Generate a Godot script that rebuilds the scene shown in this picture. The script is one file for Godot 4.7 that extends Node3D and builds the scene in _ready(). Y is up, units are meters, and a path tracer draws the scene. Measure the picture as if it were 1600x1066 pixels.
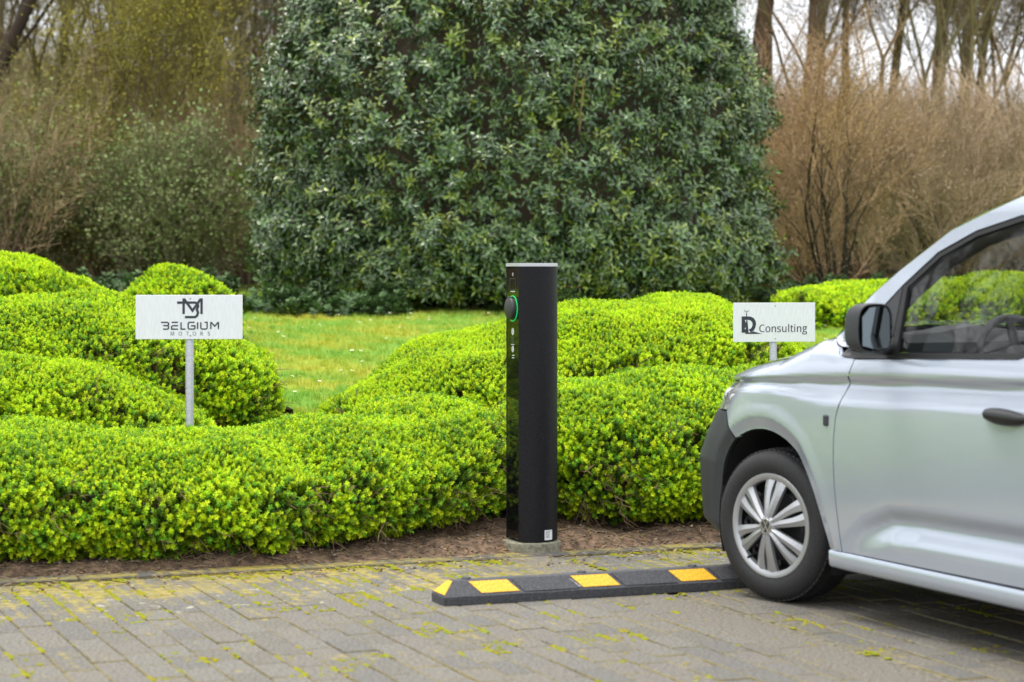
extends Node3D

# World frame: y up, metres. The camera stands on the car park and looks along -z at the charging post.
# Paving frame: origin PAVE_AT, turned by PAVE_TURN; u runs along the wheel stop, v runs from the hedge towards the camera.
const PAVE_AT := Vector3(-0.286, 0.0, -9.166)
const PAVE_TURN := 21.5
const BODY_WIDTH := 1.84

var rng := RandomNumberGenerator.new()
var M := {}
var soft_noise := FastNoiseLite.new()
var mid_noise := FastNoiseLite.new()
var fine_noise := FastNoiseLite.new()
var names_used := {}


# ---------------------------------------------------------------- mesh building
class Shape:
	var v := PackedVector3Array()
	var n := PackedVector3Array()
	var c := PackedColorArray()
	var uv := PackedVector2Array()
	var tint := Color.WHITE
	var colored := false
	var mapped := false

	func put(p: Vector3, q: Vector3, t := Vector2.ZERO) -> void:
		v.append(p)
		n.append(q)
		c.append(tint)
		uv.append(t)

	# corners counter-clockwise seen from outside
	func tri(a: Vector3, b: Vector3, d: Vector3) -> void:
		var q := (b - a).cross(d - a)
		if q.length_squared() < 1e-18:
			return
		q = q.normalized()
		put(a, q)
		put(d, q)
		put(b, q)

	func quad(a: Vector3, b: Vector3, d: Vector3, e: Vector3) -> void:
		tri(a, b, d)
		tri(a, d, e)

	# smooth triangle: winding follows the normals
	func tri_s(a: Vector3, b: Vector3, d: Vector3, na: Vector3, nb: Vector3, nd: Vector3) -> void:
		var q := (b - a).cross(d - a)
		if q.length_squared() < 1e-18:
			return
		if q.dot(na + nb + nd) > 0.0:
			put(a, na)
			put(d, nd)
			put(b, nb)
		else:
			put(a, na)
			put(b, nb)
			put(d, nd)

	func quad_s(a: Vector3, b: Vector3, d: Vector3, e: Vector3, na: Vector3, nb: Vector3, nd: Vector3, ne: Vector3) -> void:
		tri_s(a, b, d, na, nb, nd)
		tri_s(a, d, e, na, nd, ne)

	# box with chamfered edges, centred on the transform
	func box(at: Transform3D, size: Vector3, bevel := 0.004) -> void:
		var h := size * 0.5
		var b: float = minf(bevel, minf(h.x, minf(h.y, h.z)) * 0.9)
		var i := h - Vector3(b, b, b)
		var o := at.origin
		var ax := [at.basis.x, at.basis.y, at.basis.z]
		var g := func(p: Vector3) -> Vector3: return o + ax[0] * p.x + ax[1] * p.y + ax[2] * p.z
		var faces := [[0, 1, 2], [1, 2, 0], [2, 0, 1]]
		for f in faces:
			for s in [-1.0, 1.0]:
				var q := []
				for k in [[-1.0, -1.0], [1.0, -1.0], [1.0, 1.0], [-1.0, 1.0]]:
					var p := Vector3.ZERO
					p[f[0]] = h[f[0]] * s
					p[f[1]] = i[f[1]] * k[0]
					p[f[2]] = i[f[2]] * k[1]
					q.append(p)
				if s > 0:
					quad(g.call(q[0]), g.call(q[1]), g.call(q[2]), g.call(q[3]))
				else:
					quad(g.call(q[3]), g.call(q[2]), g.call(q[1]), g.call(q[0]))
		if b <= 0.0:
			return
		for f in faces:  # edges along axis f[2]
			for s in [-1.0, 1.0]:
				for t in [-1.0, 1.0]:
					var q := []
					for k in [[0, -1.0], [1, -1.0], [1, 1.0], [0, 1.0]]:
						var p := Vector3.ZERO
						p[f[0]] = (h[f[0]] if k[0] == 0 else i[f[0]]) * s
						p[f[1]] = (i[f[1]] if k[0] == 0 else h[f[1]]) * t
						p[f[2]] = i[f[2]] * k[1]
						q.append(g.call(p))
					if s * t > 0:
						quad(q[0], q[1], q[2], q[3])
					else:
						quad(q[3], q[2], q[1], q[0])
		for sx in [-1.0, 1.0]:
			for sy in [-1.0, 1.0]:
				for sz in [-1.0, 1.0]:
					var a: Vector3 = g.call(Vector3(h.x * sx, i.y * sy, i.z * sz))
					var d: Vector3 = g.call(Vector3(i.x * sx, h.y * sy, i.z * sz))
					var e: Vector3 = g.call(Vector3(i.x * sx, i.y * sy, h.z * sz))
					if sx * sy * sz > 0:
						tri(a, d, e)
					else:
						tri(a, e, d)

	# tapered tube along points
	func tube(pts: Array, radii: Array, sides := 6, capped := true) -> void:
		var rings := []
		var nrm := []
		var side := Vector3.ZERO
		for k in pts.size():
			var d: Vector3 = (pts[mini(k + 1, pts.size() - 1)] - pts[maxi(k - 1, 0)]).normalized()
			if side == Vector3.ZERO:
				side = d.cross(Vector3.UP if absf(d.y) < 0.9 else Vector3.RIGHT).normalized()
			side = (side - d * side.dot(d)).normalized()
			var up := d.cross(side)
			var ring := []
			var rn := []
			for j in sides:
				var a := TAU * j / sides
				var q := side * cos(a) + up * sin(a)
				ring.append(pts[k] + q * radii[k])
				rn.append(q)
			rings.append(ring)
			nrm.append(rn)
		for k in pts.size() - 1:
			for j in sides:
				var m := (j + 1) % sides
				quad_s(rings[k][j], rings[k + 1][j], rings[k + 1][m], rings[k][m], nrm[k][j], nrm[k + 1][j], nrm[k + 1][m], nrm[k][m])
		if capped:
			for e in [0, pts.size() - 1]:
				var d: Vector3 = (pts[1] - pts[0]) if e == 0 else (pts[e - 1] - pts[e])
				d = -d.normalized()
				for j in sides:
					tri_s(pts[e], rings[e][j], rings[e][(j + 1) % sides], d, d, d)

	# profile of (radius, height) turned round the y axis of the transform; sharp corners are split
	func lathe(at: Transform3D, profile: Array, seg := 48, from := 0.0, to := TAU) -> void:
		var tang := []
		for k in profile.size() - 1:
			var d: Vector2 = (profile[k + 1] - profile[k])
			tang.append(Vector2(d.y, -d.x).normalized())
		for k in profile.size() - 1:
			var n0: Vector2 = tang[k]
			var n1: Vector2 = tang[k]
			if k > 0 and tang[k - 1].dot(tang[k]) > 0.75:
				n0 = (tang[k - 1] + tang[k]).normalized()
			if k < tang.size() - 1 and tang[k + 1].dot(tang[k]) > 0.75:
				n1 = (tang[k + 1] + tang[k]).normalized()
			for j in seg:
				var a := lerpf(from, to, float(j) / seg)
				var b := lerpf(from, to, float(j + 1) / seg)
				var ra := Vector3(cos(a), 0, sin(a))
				var rb := Vector3(cos(b), 0, sin(b))
				var p0: Vector2 = profile[k]
				var p1: Vector2 = profile[k + 1]
				quad_s(at * (ra * p0.x + Vector3.UP * p0.y), at * (ra * p1.x + Vector3.UP * p1.y), at * (rb * p1.x + Vector3.UP * p1.y), at * (rb * p0.x + Vector3.UP * p0.y),
					at.basis * (ra * n0.x + Vector3.UP * n0.y), at.basis * (ra * n1.x + Vector3.UP * n1.y), at.basis * (rb * n1.x + Vector3.UP * n1.y), at.basis * (rb * n0.x + Vector3.UP * n0.y))

	# flat outline in the xy plane of the transform, given thickness along its z
	func prism(at: Transform3D, outline: PackedVector2Array, depth: float) -> void:
		var idx := Geometry2D.triangulate_polygon(outline)
		var ccw := not Geometry2D.is_polygon_clockwise(outline)
		for k in range(0, idx.size(), 3):
			for s in [0.0, depth]:
				var nn := at.basis.z.normalized() * (1.0 if s > 0.0 else -1.0)
				var p := []
				for m in 3:
					var q := outline[idx[k + m]]
					p.append(at * Vector3(q.x, q.y, s))
				tri_s(p[0], p[1], p[2], nn, nn, nn)
		for k in outline.size():
			var a := outline[k]
			var b := outline[(k + 1) % outline.size()]
			var q := [at * Vector3(a.x, a.y, 0), at * Vector3(b.x, b.y, 0), at * Vector3(b.x, b.y, depth), at * Vector3(a.x, a.y, depth)]
			if ccw:
				quad(q[0], q[1], q[2], q[3])
			else:
				quad(q[3], q[2], q[1], q[0])

	func mesh() -> ArrayMesh:
		var a := []
		a.resize(Mesh.ARRAY_MAX)
		a[Mesh.ARRAY_VERTEX] = v
		a[Mesh.ARRAY_NORMAL] = n
		if colored:
			a[Mesh.ARRAY_COLOR] = c
		if mapped:
			a[Mesh.ARRAY_TEX_UV] = uv
		var m := ArrayMesh.new()
		if v.size() > 0:
			m.add_surface_from_arrays(Mesh.PRIMITIVE_TRIANGLES, a)
		return m


# ---------------------------------------------------------------- scene helpers
func numbered(called: String) -> String:
	if not names_used.has(called):
		names_used[called] = 0
		return called
	names_used[called] += 1
	return "%s_%03d" % [called, names_used[called]]


func tag(o: Node, label: String, category: String, group := "", kind := "") -> Node:
	o.set_meta("label", label)
	if category:
		o.set_meta("category", category)
	if group:
		o.set_meta("group", group)
	if kind:
		o.set_meta("kind", kind)
	return o


func thing(called: String, label: String, category: String, at := Vector3.ZERO, turn := 0.0, group := "") -> Node3D:
	var o := Node3D.new()
	o.name = numbered(called)
	add_child(o)
	o.position = at
	o.rotation_degrees.y = turn
	tag(o, label, category, group)
	return o


func part(called: String, s, mat: Material, parent: Node) -> MeshInstance3D:
	var o := MeshInstance3D.new()
	o.name = called if parent != self else numbered(called)
	o.mesh = s.mesh() if s is Shape else s
	o.material_override = mat
	parent.add_child(o, true)
	return o


func scatter(called: String, mesh: Mesh, mat: Material, where: Array, tints: PackedColorArray, parent: Node) -> MultiMeshInstance3D:
	var mm := MultiMesh.new()
	mm.transform_format = MultiMesh.TRANSFORM_3D
	mm.use_colors = true
	mm.mesh = mesh
	mm.instance_count = where.size()
	var buf := PackedFloat32Array()
	buf.resize(where.size() * 16)
	for i in where.size():
		var t: Transform3D = where[i]
		var k := i * 16
		buf[k] = t.basis.x.x
		buf[k + 1] = t.basis.y.x
		buf[k + 2] = t.basis.z.x
		buf[k + 3] = t.origin.x
		buf[k + 4] = t.basis.x.y
		buf[k + 5] = t.basis.y.y
		buf[k + 6] = t.basis.z.y
		buf[k + 7] = t.origin.y
		buf[k + 8] = t.basis.x.z
		buf[k + 9] = t.basis.y.z
		buf[k + 10] = t.basis.z.z
		buf[k + 11] = t.origin.z
		var c := tints[i]
		buf[k + 12] = c.r
		buf[k + 13] = c.g
		buf[k + 14] = c.b
		buf[k + 15] = 1.0
	mm.buffer = buf
	var o := MultiMeshInstance3D.new()
	o.name = called if parent != self else numbered(called)
	o.multimesh = mm
	o.material_override = mat
	parent.add_child(o, true)
	return o


func lin(r: float, g: float, b: float) -> Color:
	return Color(r, g, b).linear_to_srgb()


func mat(called: String, color: Color, rough := 0.6, metal := 0.0) -> StandardMaterial3D:
	var m := StandardMaterial3D.new()
	m.resource_name = called
	m.albedo_color = color
	m.roughness = rough
	m.metallic = metal
	M[called] = m
	return m


func leaf_mat(called: String, rough: float, through: float, spec := 0.5) -> StandardMaterial3D:
	var m := mat(called, Color.WHITE, rough)
	m.vertex_color_use_as_albedo = true
	m.metallic_specular = spec
	m.cull_mode = BaseMaterial3D.CULL_DISABLED
	if through > 0.0:
		m.backlight_enabled = true
		m.backlight = Color(through, through, through * 0.8)
	return m


# a grainy texture: value noise of two scales between two colours
func grain(size: int, seed_: int, freq: float, lo: Color, hi: Color, octaves := 4) -> ImageTexture:
	var f := FastNoiseLite.new()
	f.seed = seed_
	f.frequency = freq
	f.fractal_octaves = octaves
	f.noise_type = FastNoiseLite.TYPE_SIMPLEX_SMOOTH
	var src := f.get_seamless_image(size, size)
	src.convert(Image.FORMAT_L8)
	var d := src.get_data()
	var outp := PackedByteArray()
	outp.resize(size * size * 3)
	for i in size * size:
		var t := d[i] / 255.0
		t = clampf((t - 0.5) * 1.6 + 0.5, 0.0, 1.0)
		outp[i * 3] = int(lerpf(lo.r, hi.r, t) * 255.0)
		outp[i * 3 + 1] = int(lerpf(lo.g, hi.g, t) * 255.0)
		outp[i * 3 + 2] = int(lerpf(lo.b, hi.b, t) * 255.0)
	return ImageTexture.create_from_image(Image.create_from_data(size, size, false, Image.FORMAT_RGB8, outp))


func pave(u: float, v: float, y := 0.0) -> Vector3:
	return PAVE_AT + Vector3(u, 0, v).rotated(Vector3.UP, deg_to_rad(PAVE_TURN)) + Vector3(0, y, 0)


func to_pave(p: Vector3) -> Vector2:
	var q := (p - PAVE_AT).rotated(Vector3.UP, -deg_to_rad(PAVE_TURN))
	return Vector2(q.x, q.z)


# height of the garden: level with the car park at the bed, then a bank that rises to the wood
func garden_y(x: float, z: float) -> float:
	var v := to_pave(Vector3(x, 0, z)).y
	var k := [[-1.45, 0.0], [-1.9, 0.05], [-2.6, 0.2], [-3.4, 0.36], [-5.0, 0.44], [-9.0, 0.66], [-14.5, 0.9], [-22.0, 1.16], [-34.0, 1.6], [-50.0, 2.6], [-80.0, 5.0], [-400.0, 14.0]]
	var y := 0.0
	if v >= k[0][0]:
		return 0.0
	for i in k.size() - 1:
		if v <= k[i][0] and v >= k[i + 1][0]:
			y = lerpf(k[i][1], k[i + 1][1], (v - k[i][0]) / (k[i + 1][0] - k[i][0]))
			break
	if v < -400.0:
		y = 14.0
	return y + mid_noise.get_noise_2d(x * 2.0, z * 2.0) * 0.03 * clampf((-v - 1.45) / 1.0, 0.0, 1.0)


func _ready() -> void:
	rng.seed = 20240411
	soft_noise.seed = 3
	soft_noise.frequency = 0.35
	mid_noise.seed = 5
	mid_noise.frequency = 1.0
	fine_noise.seed = 9
	fine_noise.frequency = 5.0

	# camera: level, lens shifted down a little, focused on the post
	var cam := Camera3D.new()
	cam.name = "camera"
	cam.projection = Camera3D.PROJECTION_FRUSTUM
	cam.near = 0.1
	cam.far = 2000.0
	cam.size = 0.1 * 1066.0 / 3400.0
	cam.frustum_offset = Vector2(0, -0.1 * 108.0 / 3400.0)
	cam.position = Vector3(0, 1.41, 0)
	var lens := CameraAttributesPhysical.new()
	lens.frustum_near = 0.1
	lens.frustum_far = 2000.0
	lens.frustum_focal_length = 76.0
	lens.frustum_focus_distance = 12.6
	lens.exposure_aperture = 3.0
	cam.attributes = lens
	add_child(cam)
	cam.current = true

	# bright overcast sky
	var env := Environment.new()
	env.background_mode = Environment.BG_SKY
	var sm := ProceduralSkyMaterial.new()
	sm.sky_top_color = Color(0.98, 0.99, 1.0)
	sm.sky_horizon_color = Color(0.655, 0.665, 0.685)
	sm.sky_curve = 0.45
	sm.ground_bottom_color = Color(0.2, 0.2, 0.18)
	sm.ground_horizon_color = Color(0.3, 0.3, 0.28)
	sm.sky_energy_multiplier = 1.2
	var sky := Sky.new()
	sky.sky_material = sm
	env.sky = sky
	env.tonemap_mode = Environment.TONE_MAPPER_LINEAR
	env.tonemap_exposure = 1.95
	env.ssao_enabled = true
	env.ssil_enabled = true
	env.sdfgi_enabled = true
	var we := WorldEnvironment.new()
	we.name = "environment"
	we.environment = env
	add_child(we)

	var sun := DirectionalLight3D.new()
	sun.name = "sun"
	sun.light_energy = 0.5
	sun.light_angular_distance = 25.0
	sun.light_color = Color(1.0, 0.97, 0.92)
	sun.sky_mode = DirectionalLight3D.SKY_MODE_LIGHT_ONLY
	sun.shadow_enabled = true
	add_child(sun)
	sun.look_at_from_position(Vector3(-2.2, 8.0, -1.2), Vector3.ZERO, Vector3.UP)

	make_materials()
	build_ground()
	build_paving()
	build_bed()
	print("ground done ", Time.get_ticks_msec())
	build_hedges()
	print("hedges done ", Time.get_ticks_msec())
	build_big_bush()
	build_wood()
	print("wood done ", Time.get_ticks_msec())
	build_van()
	print("van done ", Time.get_ticks_msec())
	build_charger()
	build_wheel_stop()
	build_signs()
	build_lawn_plants()
	print("all done ", Time.get_ticks_msec())


func make_materials() -> void:
	mat("soil", Color.WHITE, 0.95).albedo_texture = grain(512, 11, 0.02, lin(0.06, 0.036, 0.022), lin(0.25, 0.16, 0.10), 6)
	M.soil.uv1_triplanar = true
	M.soil.uv1_world_triplanar = true
	M.soil.uv1_scale = Vector3.ONE * 1.3
	M.soil.heightmap_enabled = true
	M.soil.heightmap_texture = grain(512, 12, 0.03, Color.BLACK, Color.WHITE, 6)
	M.soil.heightmap_scale = 2.0
	var moss := moss_map()
	var grit := grain(512, 21, 0.06, lin(0.078, 0.073, 0.064), lin(0.20, 0.190, 0.172), 6)
	var pit := grain(512, 22, 0.11, Color.BLACK, Color.WHITE, 5)
	var tones := [Color(1, 0.99, 0.97), Color(0.96, 0.955, 0.95), Color(1.0, 0.975, 0.94), Color(0.91, 0.91, 0.915), Color(0.98, 0.96, 0.945), Color(0.94, 0.925, 0.895)]
	for k in tones.size() + 2:
		var m := mat("paver_%d" % k, tones[k] if k < tones.size() else (Color(1.0, 0.97, 0.93) if k == tones.size() else Color(0.74, 0.74, 0.75)), 0.8)
		m.albedo_texture = grit
		m.uv1_triplanar = true
		m.uv1_world_triplanar = true
		m.uv1_scale = Vector3.ONE * 1.7
		m.heightmap_enabled = true
		m.heightmap_texture = pit
		m.heightmap_scale = 0.35
		m.detail_enabled = true
		m.detail_albedo = moss
		m.detail_blend_mode = BaseMaterial3D.BLEND_MODE_MIX
		m.detail_uv_layer = BaseMaterial3D.DETAIL_UV_2
		m.uv2_triplanar = true
		m.uv2_world_triplanar = true
		m.uv2_scale = Vector3.ONE / 8.0
		m.uv2_offset = Vector3(0.5, 0, 13.0 / 8.0)
	var j := mat("joint_sand", Color.WHITE, 0.95)
	j.albedo_texture = grain(256, 31, 0.05, lin(0.07, 0.063, 0.045), lin(0.19, 0.17, 0.125), 5)
	j.uv1_triplanar = true
	j.uv1_world_triplanar = true
	j.uv1_scale = Vector3.ONE * 2.0
	j.detail_enabled = true
	j.detail_albedo = moss
	j.detail_uv_layer = BaseMaterial3D.DETAIL_UV_2
	j.uv2_triplanar = true
	j.uv2_world_triplanar = true
	j.uv2_scale = Vector3.ONE / 8.0
	j.uv2_offset = Vector3(0.5, 0, 13.0 / 8.0)
	var lot := mat("car_park", Color.WHITE, 0.85)
	lot.albedo_texture = grit
	lot.uv1_triplanar = true
	lot.uv1_world_triplanar = true
	lot.uv1_scale = Vector3.ONE * 1.7
	leaf_mat("moss", 0.95, 0.0, 0.2)
	leaf_mat("litter", 0.85, 0.1, 0.3)
	leaf_mat("grass", 0.6, 0.5, 0.4)
	leaf_mat("hedge_leaf", 0.5, 0.6, 0.35)
	leaf_mat("shrub_leaf", 0.25, 0.25, 0.6)
	leaf_mat("wood_leaf", 0.6, 0.4, 0.4)
	leaf_mat("bark", 0.9, 0.0, 0.3)
	leaf_mat("terrain", 0.95, 0.0, 0.2)
	mat("twig_core", lin(0.13, 0.09, 0.05), 0.95)
	mat("shrub_core", lin(0.10, 0.075, 0.05), 0.95)
	mat("hedge_twig", lin(0.16, 0.10, 0.055), 0.85)
	mat("concrete_foot", Color.WHITE, 0.9).albedo_texture = grain(256, 41, 0.03, lin(0.11, 0.105, 0.075), lin(0.26, 0.25, 0.18), 5)
	M.concrete_foot.uv1_triplanar = true
	M.concrete_foot.uv1_scale = Vector3.ONE * 4.0
	mat("galvanised", Color.WHITE, 0.42, 0.75).albedo_texture = grain(256, 42, 0.04, lin(0.30, 0.315, 0.335), lin(0.44, 0.455, 0.48), 4)
	M.galvanised.uv1_triplanar = true
	M.galvanised.uv1_scale = Vector3.ONE * 6.0
	mat("sign_white", Color.WHITE, 0.32).albedo_texture = grain(256, 46, 0.03, lin(0.64, 0.655, 0.70), lin(0.71, 0.73, 0.78), 4)
	M.sign_white.uv1_triplanar = true
	M.sign_white.uv1_scale = Vector3(14.0, 1.4, 14.0)
	mat("print_navy", lin(0.022, 0.027, 0.045), 0.5)
	mat("print_grey", lin(0.12, 0.13, 0.16), 0.5)
	var rubber := mat("stop_rubber", Color.WHITE, 0.72)
	rubber.albedo_texture = grain(512, 43, 0.05, lin(0.032, 0.033, 0.038), lin(0.068, 0.069, 0.078), 6)
	rubber.uv1_triplanar = true
	rubber.uv1_scale = Vector3.ONE * 2.2
	rubber.heightmap_enabled = true
	rubber.heightmap_texture = pit
	rubber.heightmap_scale = 0.12
	mat("stop_yellow", Color.WHITE, 0.55).albedo_texture = grain(256, 44, 0.05, lin(0.52, 0.27, 0.012), lin(0.88, 0.52, 0.03), 5)
	M.stop_yellow.uv1_triplanar = true
	M.stop_yellow.uv1_scale = Vector3.ONE * 7.0
	mat("scuff", Color.WHITE, 0.9).albedo_texture = grain(128, 45, 0.08, lin(0.10, 0.11, 0.12), lin(0.32, 0.33, 0.35), 4)
	M.scuff.uv1_triplanar = true
	M.scuff.uv1_scale = Vector3.ONE * 9.0


# moss and lichen where the photograph has it: thick along the bed, thinner towards the camera, along the joints
func moss_map() -> ImageTexture:
	var n := 1024
	var a := FastNoiseLite.new()
	a.seed = 77
	a.frequency = 2.3
	a.fractal_octaves = 4
	var b := FastNoiseLite.new()
	b.seed = 78
	b.frequency = 17.0
	b.fractal_octaves = 3
	var c := FastNoiseLite.new()
	c.seed = 79
	c.frequency = 0.8
	var d := PackedByteArray()
	d.resize(n * n * 4)
	var ca := cos(deg_to_rad(PAVE_TURN))
	var sa := sin(deg_to_rad(PAVE_TURN))
	for j in n:
		var z := (j + 0.5) / n * 8.0 - 13.0
		for i in n:
			var x := (i + 0.5) / n * 8.0 - 4.0
			var dx := x - PAVE_AT.x
			var dz := z - PAVE_AT.z
			var u := dx * ca - dz * sa
			var v := dx * sa + dz * ca
			var joint := minf(absf(fposmod(u + 0.005, 0.13) - 0.065), 0.065)
			joint = clampf((joint - 0.047) / 0.018, 0.0, 1.0)
			var patch := a.get_noise_2d(x, z)
			var speck := b.get_noise_2d(x, z)
			var big := c.get_noise_2d(x, z)
			var lean := clampf((-v - 0.15 - 0.35 * clampf(u, -1.0, 2.0) * 0.5) / 1.2, 0.0, 1.0)
			var near := clampf((1.6 - v) / 2.5, 0.0, 1.0)
			var k := -0.56 + lean * 0.78 + near * 0.12 + joint * (0.25 + 0.2 * near) + patch * 0.85 + speck * 0.45 + big * 0.3
			var alpha := clampf(k * 1.3, 0.0, 0.66)
			var t := clampf(0.5 + speck * 0.9 + big * 0.8, 0.0, 1.0)
			var o := (j * n + i) * 4
			# pale lichen spots on the slabs
			var lichen := b.get_noise_2d(x * 0.55 + 40.0, z * 0.55)
			if lichen > 0.47 and alpha < 0.3 and lean > 0.2:
				d[o] = 190
				d[o + 1] = 188
				d[o + 2] = 172
				d[o + 3] = int(clampf((lichen - 0.47) * 5.0, 0.0, 0.5) * 255.0)
				continue
			d[o] = int(lerpf(118.0, 166.0, t))
			d[o + 1] = int(lerpf(110.0, 146.0, t))
			d[o + 2] = int(lerpf(62.0, 36.0, t))
			d[o + 3] = int(alpha * 255.0)
	return ImageTexture.create_from_image(Image.create_from_data(n, n, false, Image.FORMAT_RGBA8, d))


func build_ground() -> void:
	# car park beyond the laid paving: one level sheet
	var s := Shape.new()
	var y := -0.03
	s.quad(Vector3(-700, y, 700), Vector3(700, y, 700), Vector3(700, y, -700), Vector3(-700, y, -700))
	tag(part("ground", s, M.car_park, self), "grey level ground of the car park all round", "ground", "", "structure")
	# garden bank: lawn, then the brown floor of the wood
	var g := Shape.new()
	g.colored = true
	var us := []
	var vs := []
	var q := -60.0
	while q <= 60.0:
		us.append(q)
		q += 0.4 if absf(q) < 6.0 else (1.0 if absf(q) < 20.0 else 4.0)
	q = -2.45
	while q > -420.0:
		vs.append(q)
		q -= 0.3 if q > -16.0 else (0.8 if q > -40.0 else 20.0)
	var pos := []
	var col := []
	for v in vs:
		var row := []
		var crow := []
		for u in us:
			var p := pave(u, v)
			p.y = garden_y(p.x, p.z)
			row.append(p)
			var edge: float = -20.5 + mid_noise.get_noise_2d(p.x * 0.4, p.z * 0.4) * 3.0 - clampf(u - 1.0, 0.0, 6.0) * 0.8
			var lawn := clampf((v - edge) / 1.2, 0.0, 1.0)
			var m := clampf(0.5 + mid_noise.get_noise_2d(p.x * 0.9 + 9.0, p.z * 0.9) * 1.3, 0.0, 1.0)
			var green := Color(0.13, 0.26, 0.035).lerp(Color(0.25, 0.27, 0.03), m)
			var brown := Color(0.085, 0.055, 0.03).lerp(Color(0.05, 0.045, 0.02), m)
			crow.append(brown.lerp(green, lawn))
		pos.append(row)
		col.append(crow)
	var nrm := func(i: int, j: int) -> Vector3:
		var a: Vector3 = pos[mini(i + 1, vs.size() - 1)][j] - pos[maxi(i - 1, 0)][j]
		var b: Vector3 = pos[i][mini(j + 1, us.size() - 1)] - pos[i][maxi(j - 1, 0)]
		var r := b.cross(-a).normalized()
		return r if r.y > 0 else -r
	for i in vs.size() - 1:
		for j in us.size() - 1:
			var k := [[i, j], [i, j + 1], [i + 1, j + 1], [i, j], [i + 1, j + 1], [i + 1, j]]
			for t in [0, 3]:
				for m in [0, 2, 1]:
					var e: Array = k[t + m]
					g.tint = col[e[0]][e[1]]
					g.put(pos[e[0]][e[1]], nrm.call(e[0], e[1]))
	tag(part("lawn", g, M.terrain, self), "mossy lawn rising to the brown floor of the wood", "lawn", "", "structure")


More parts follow.
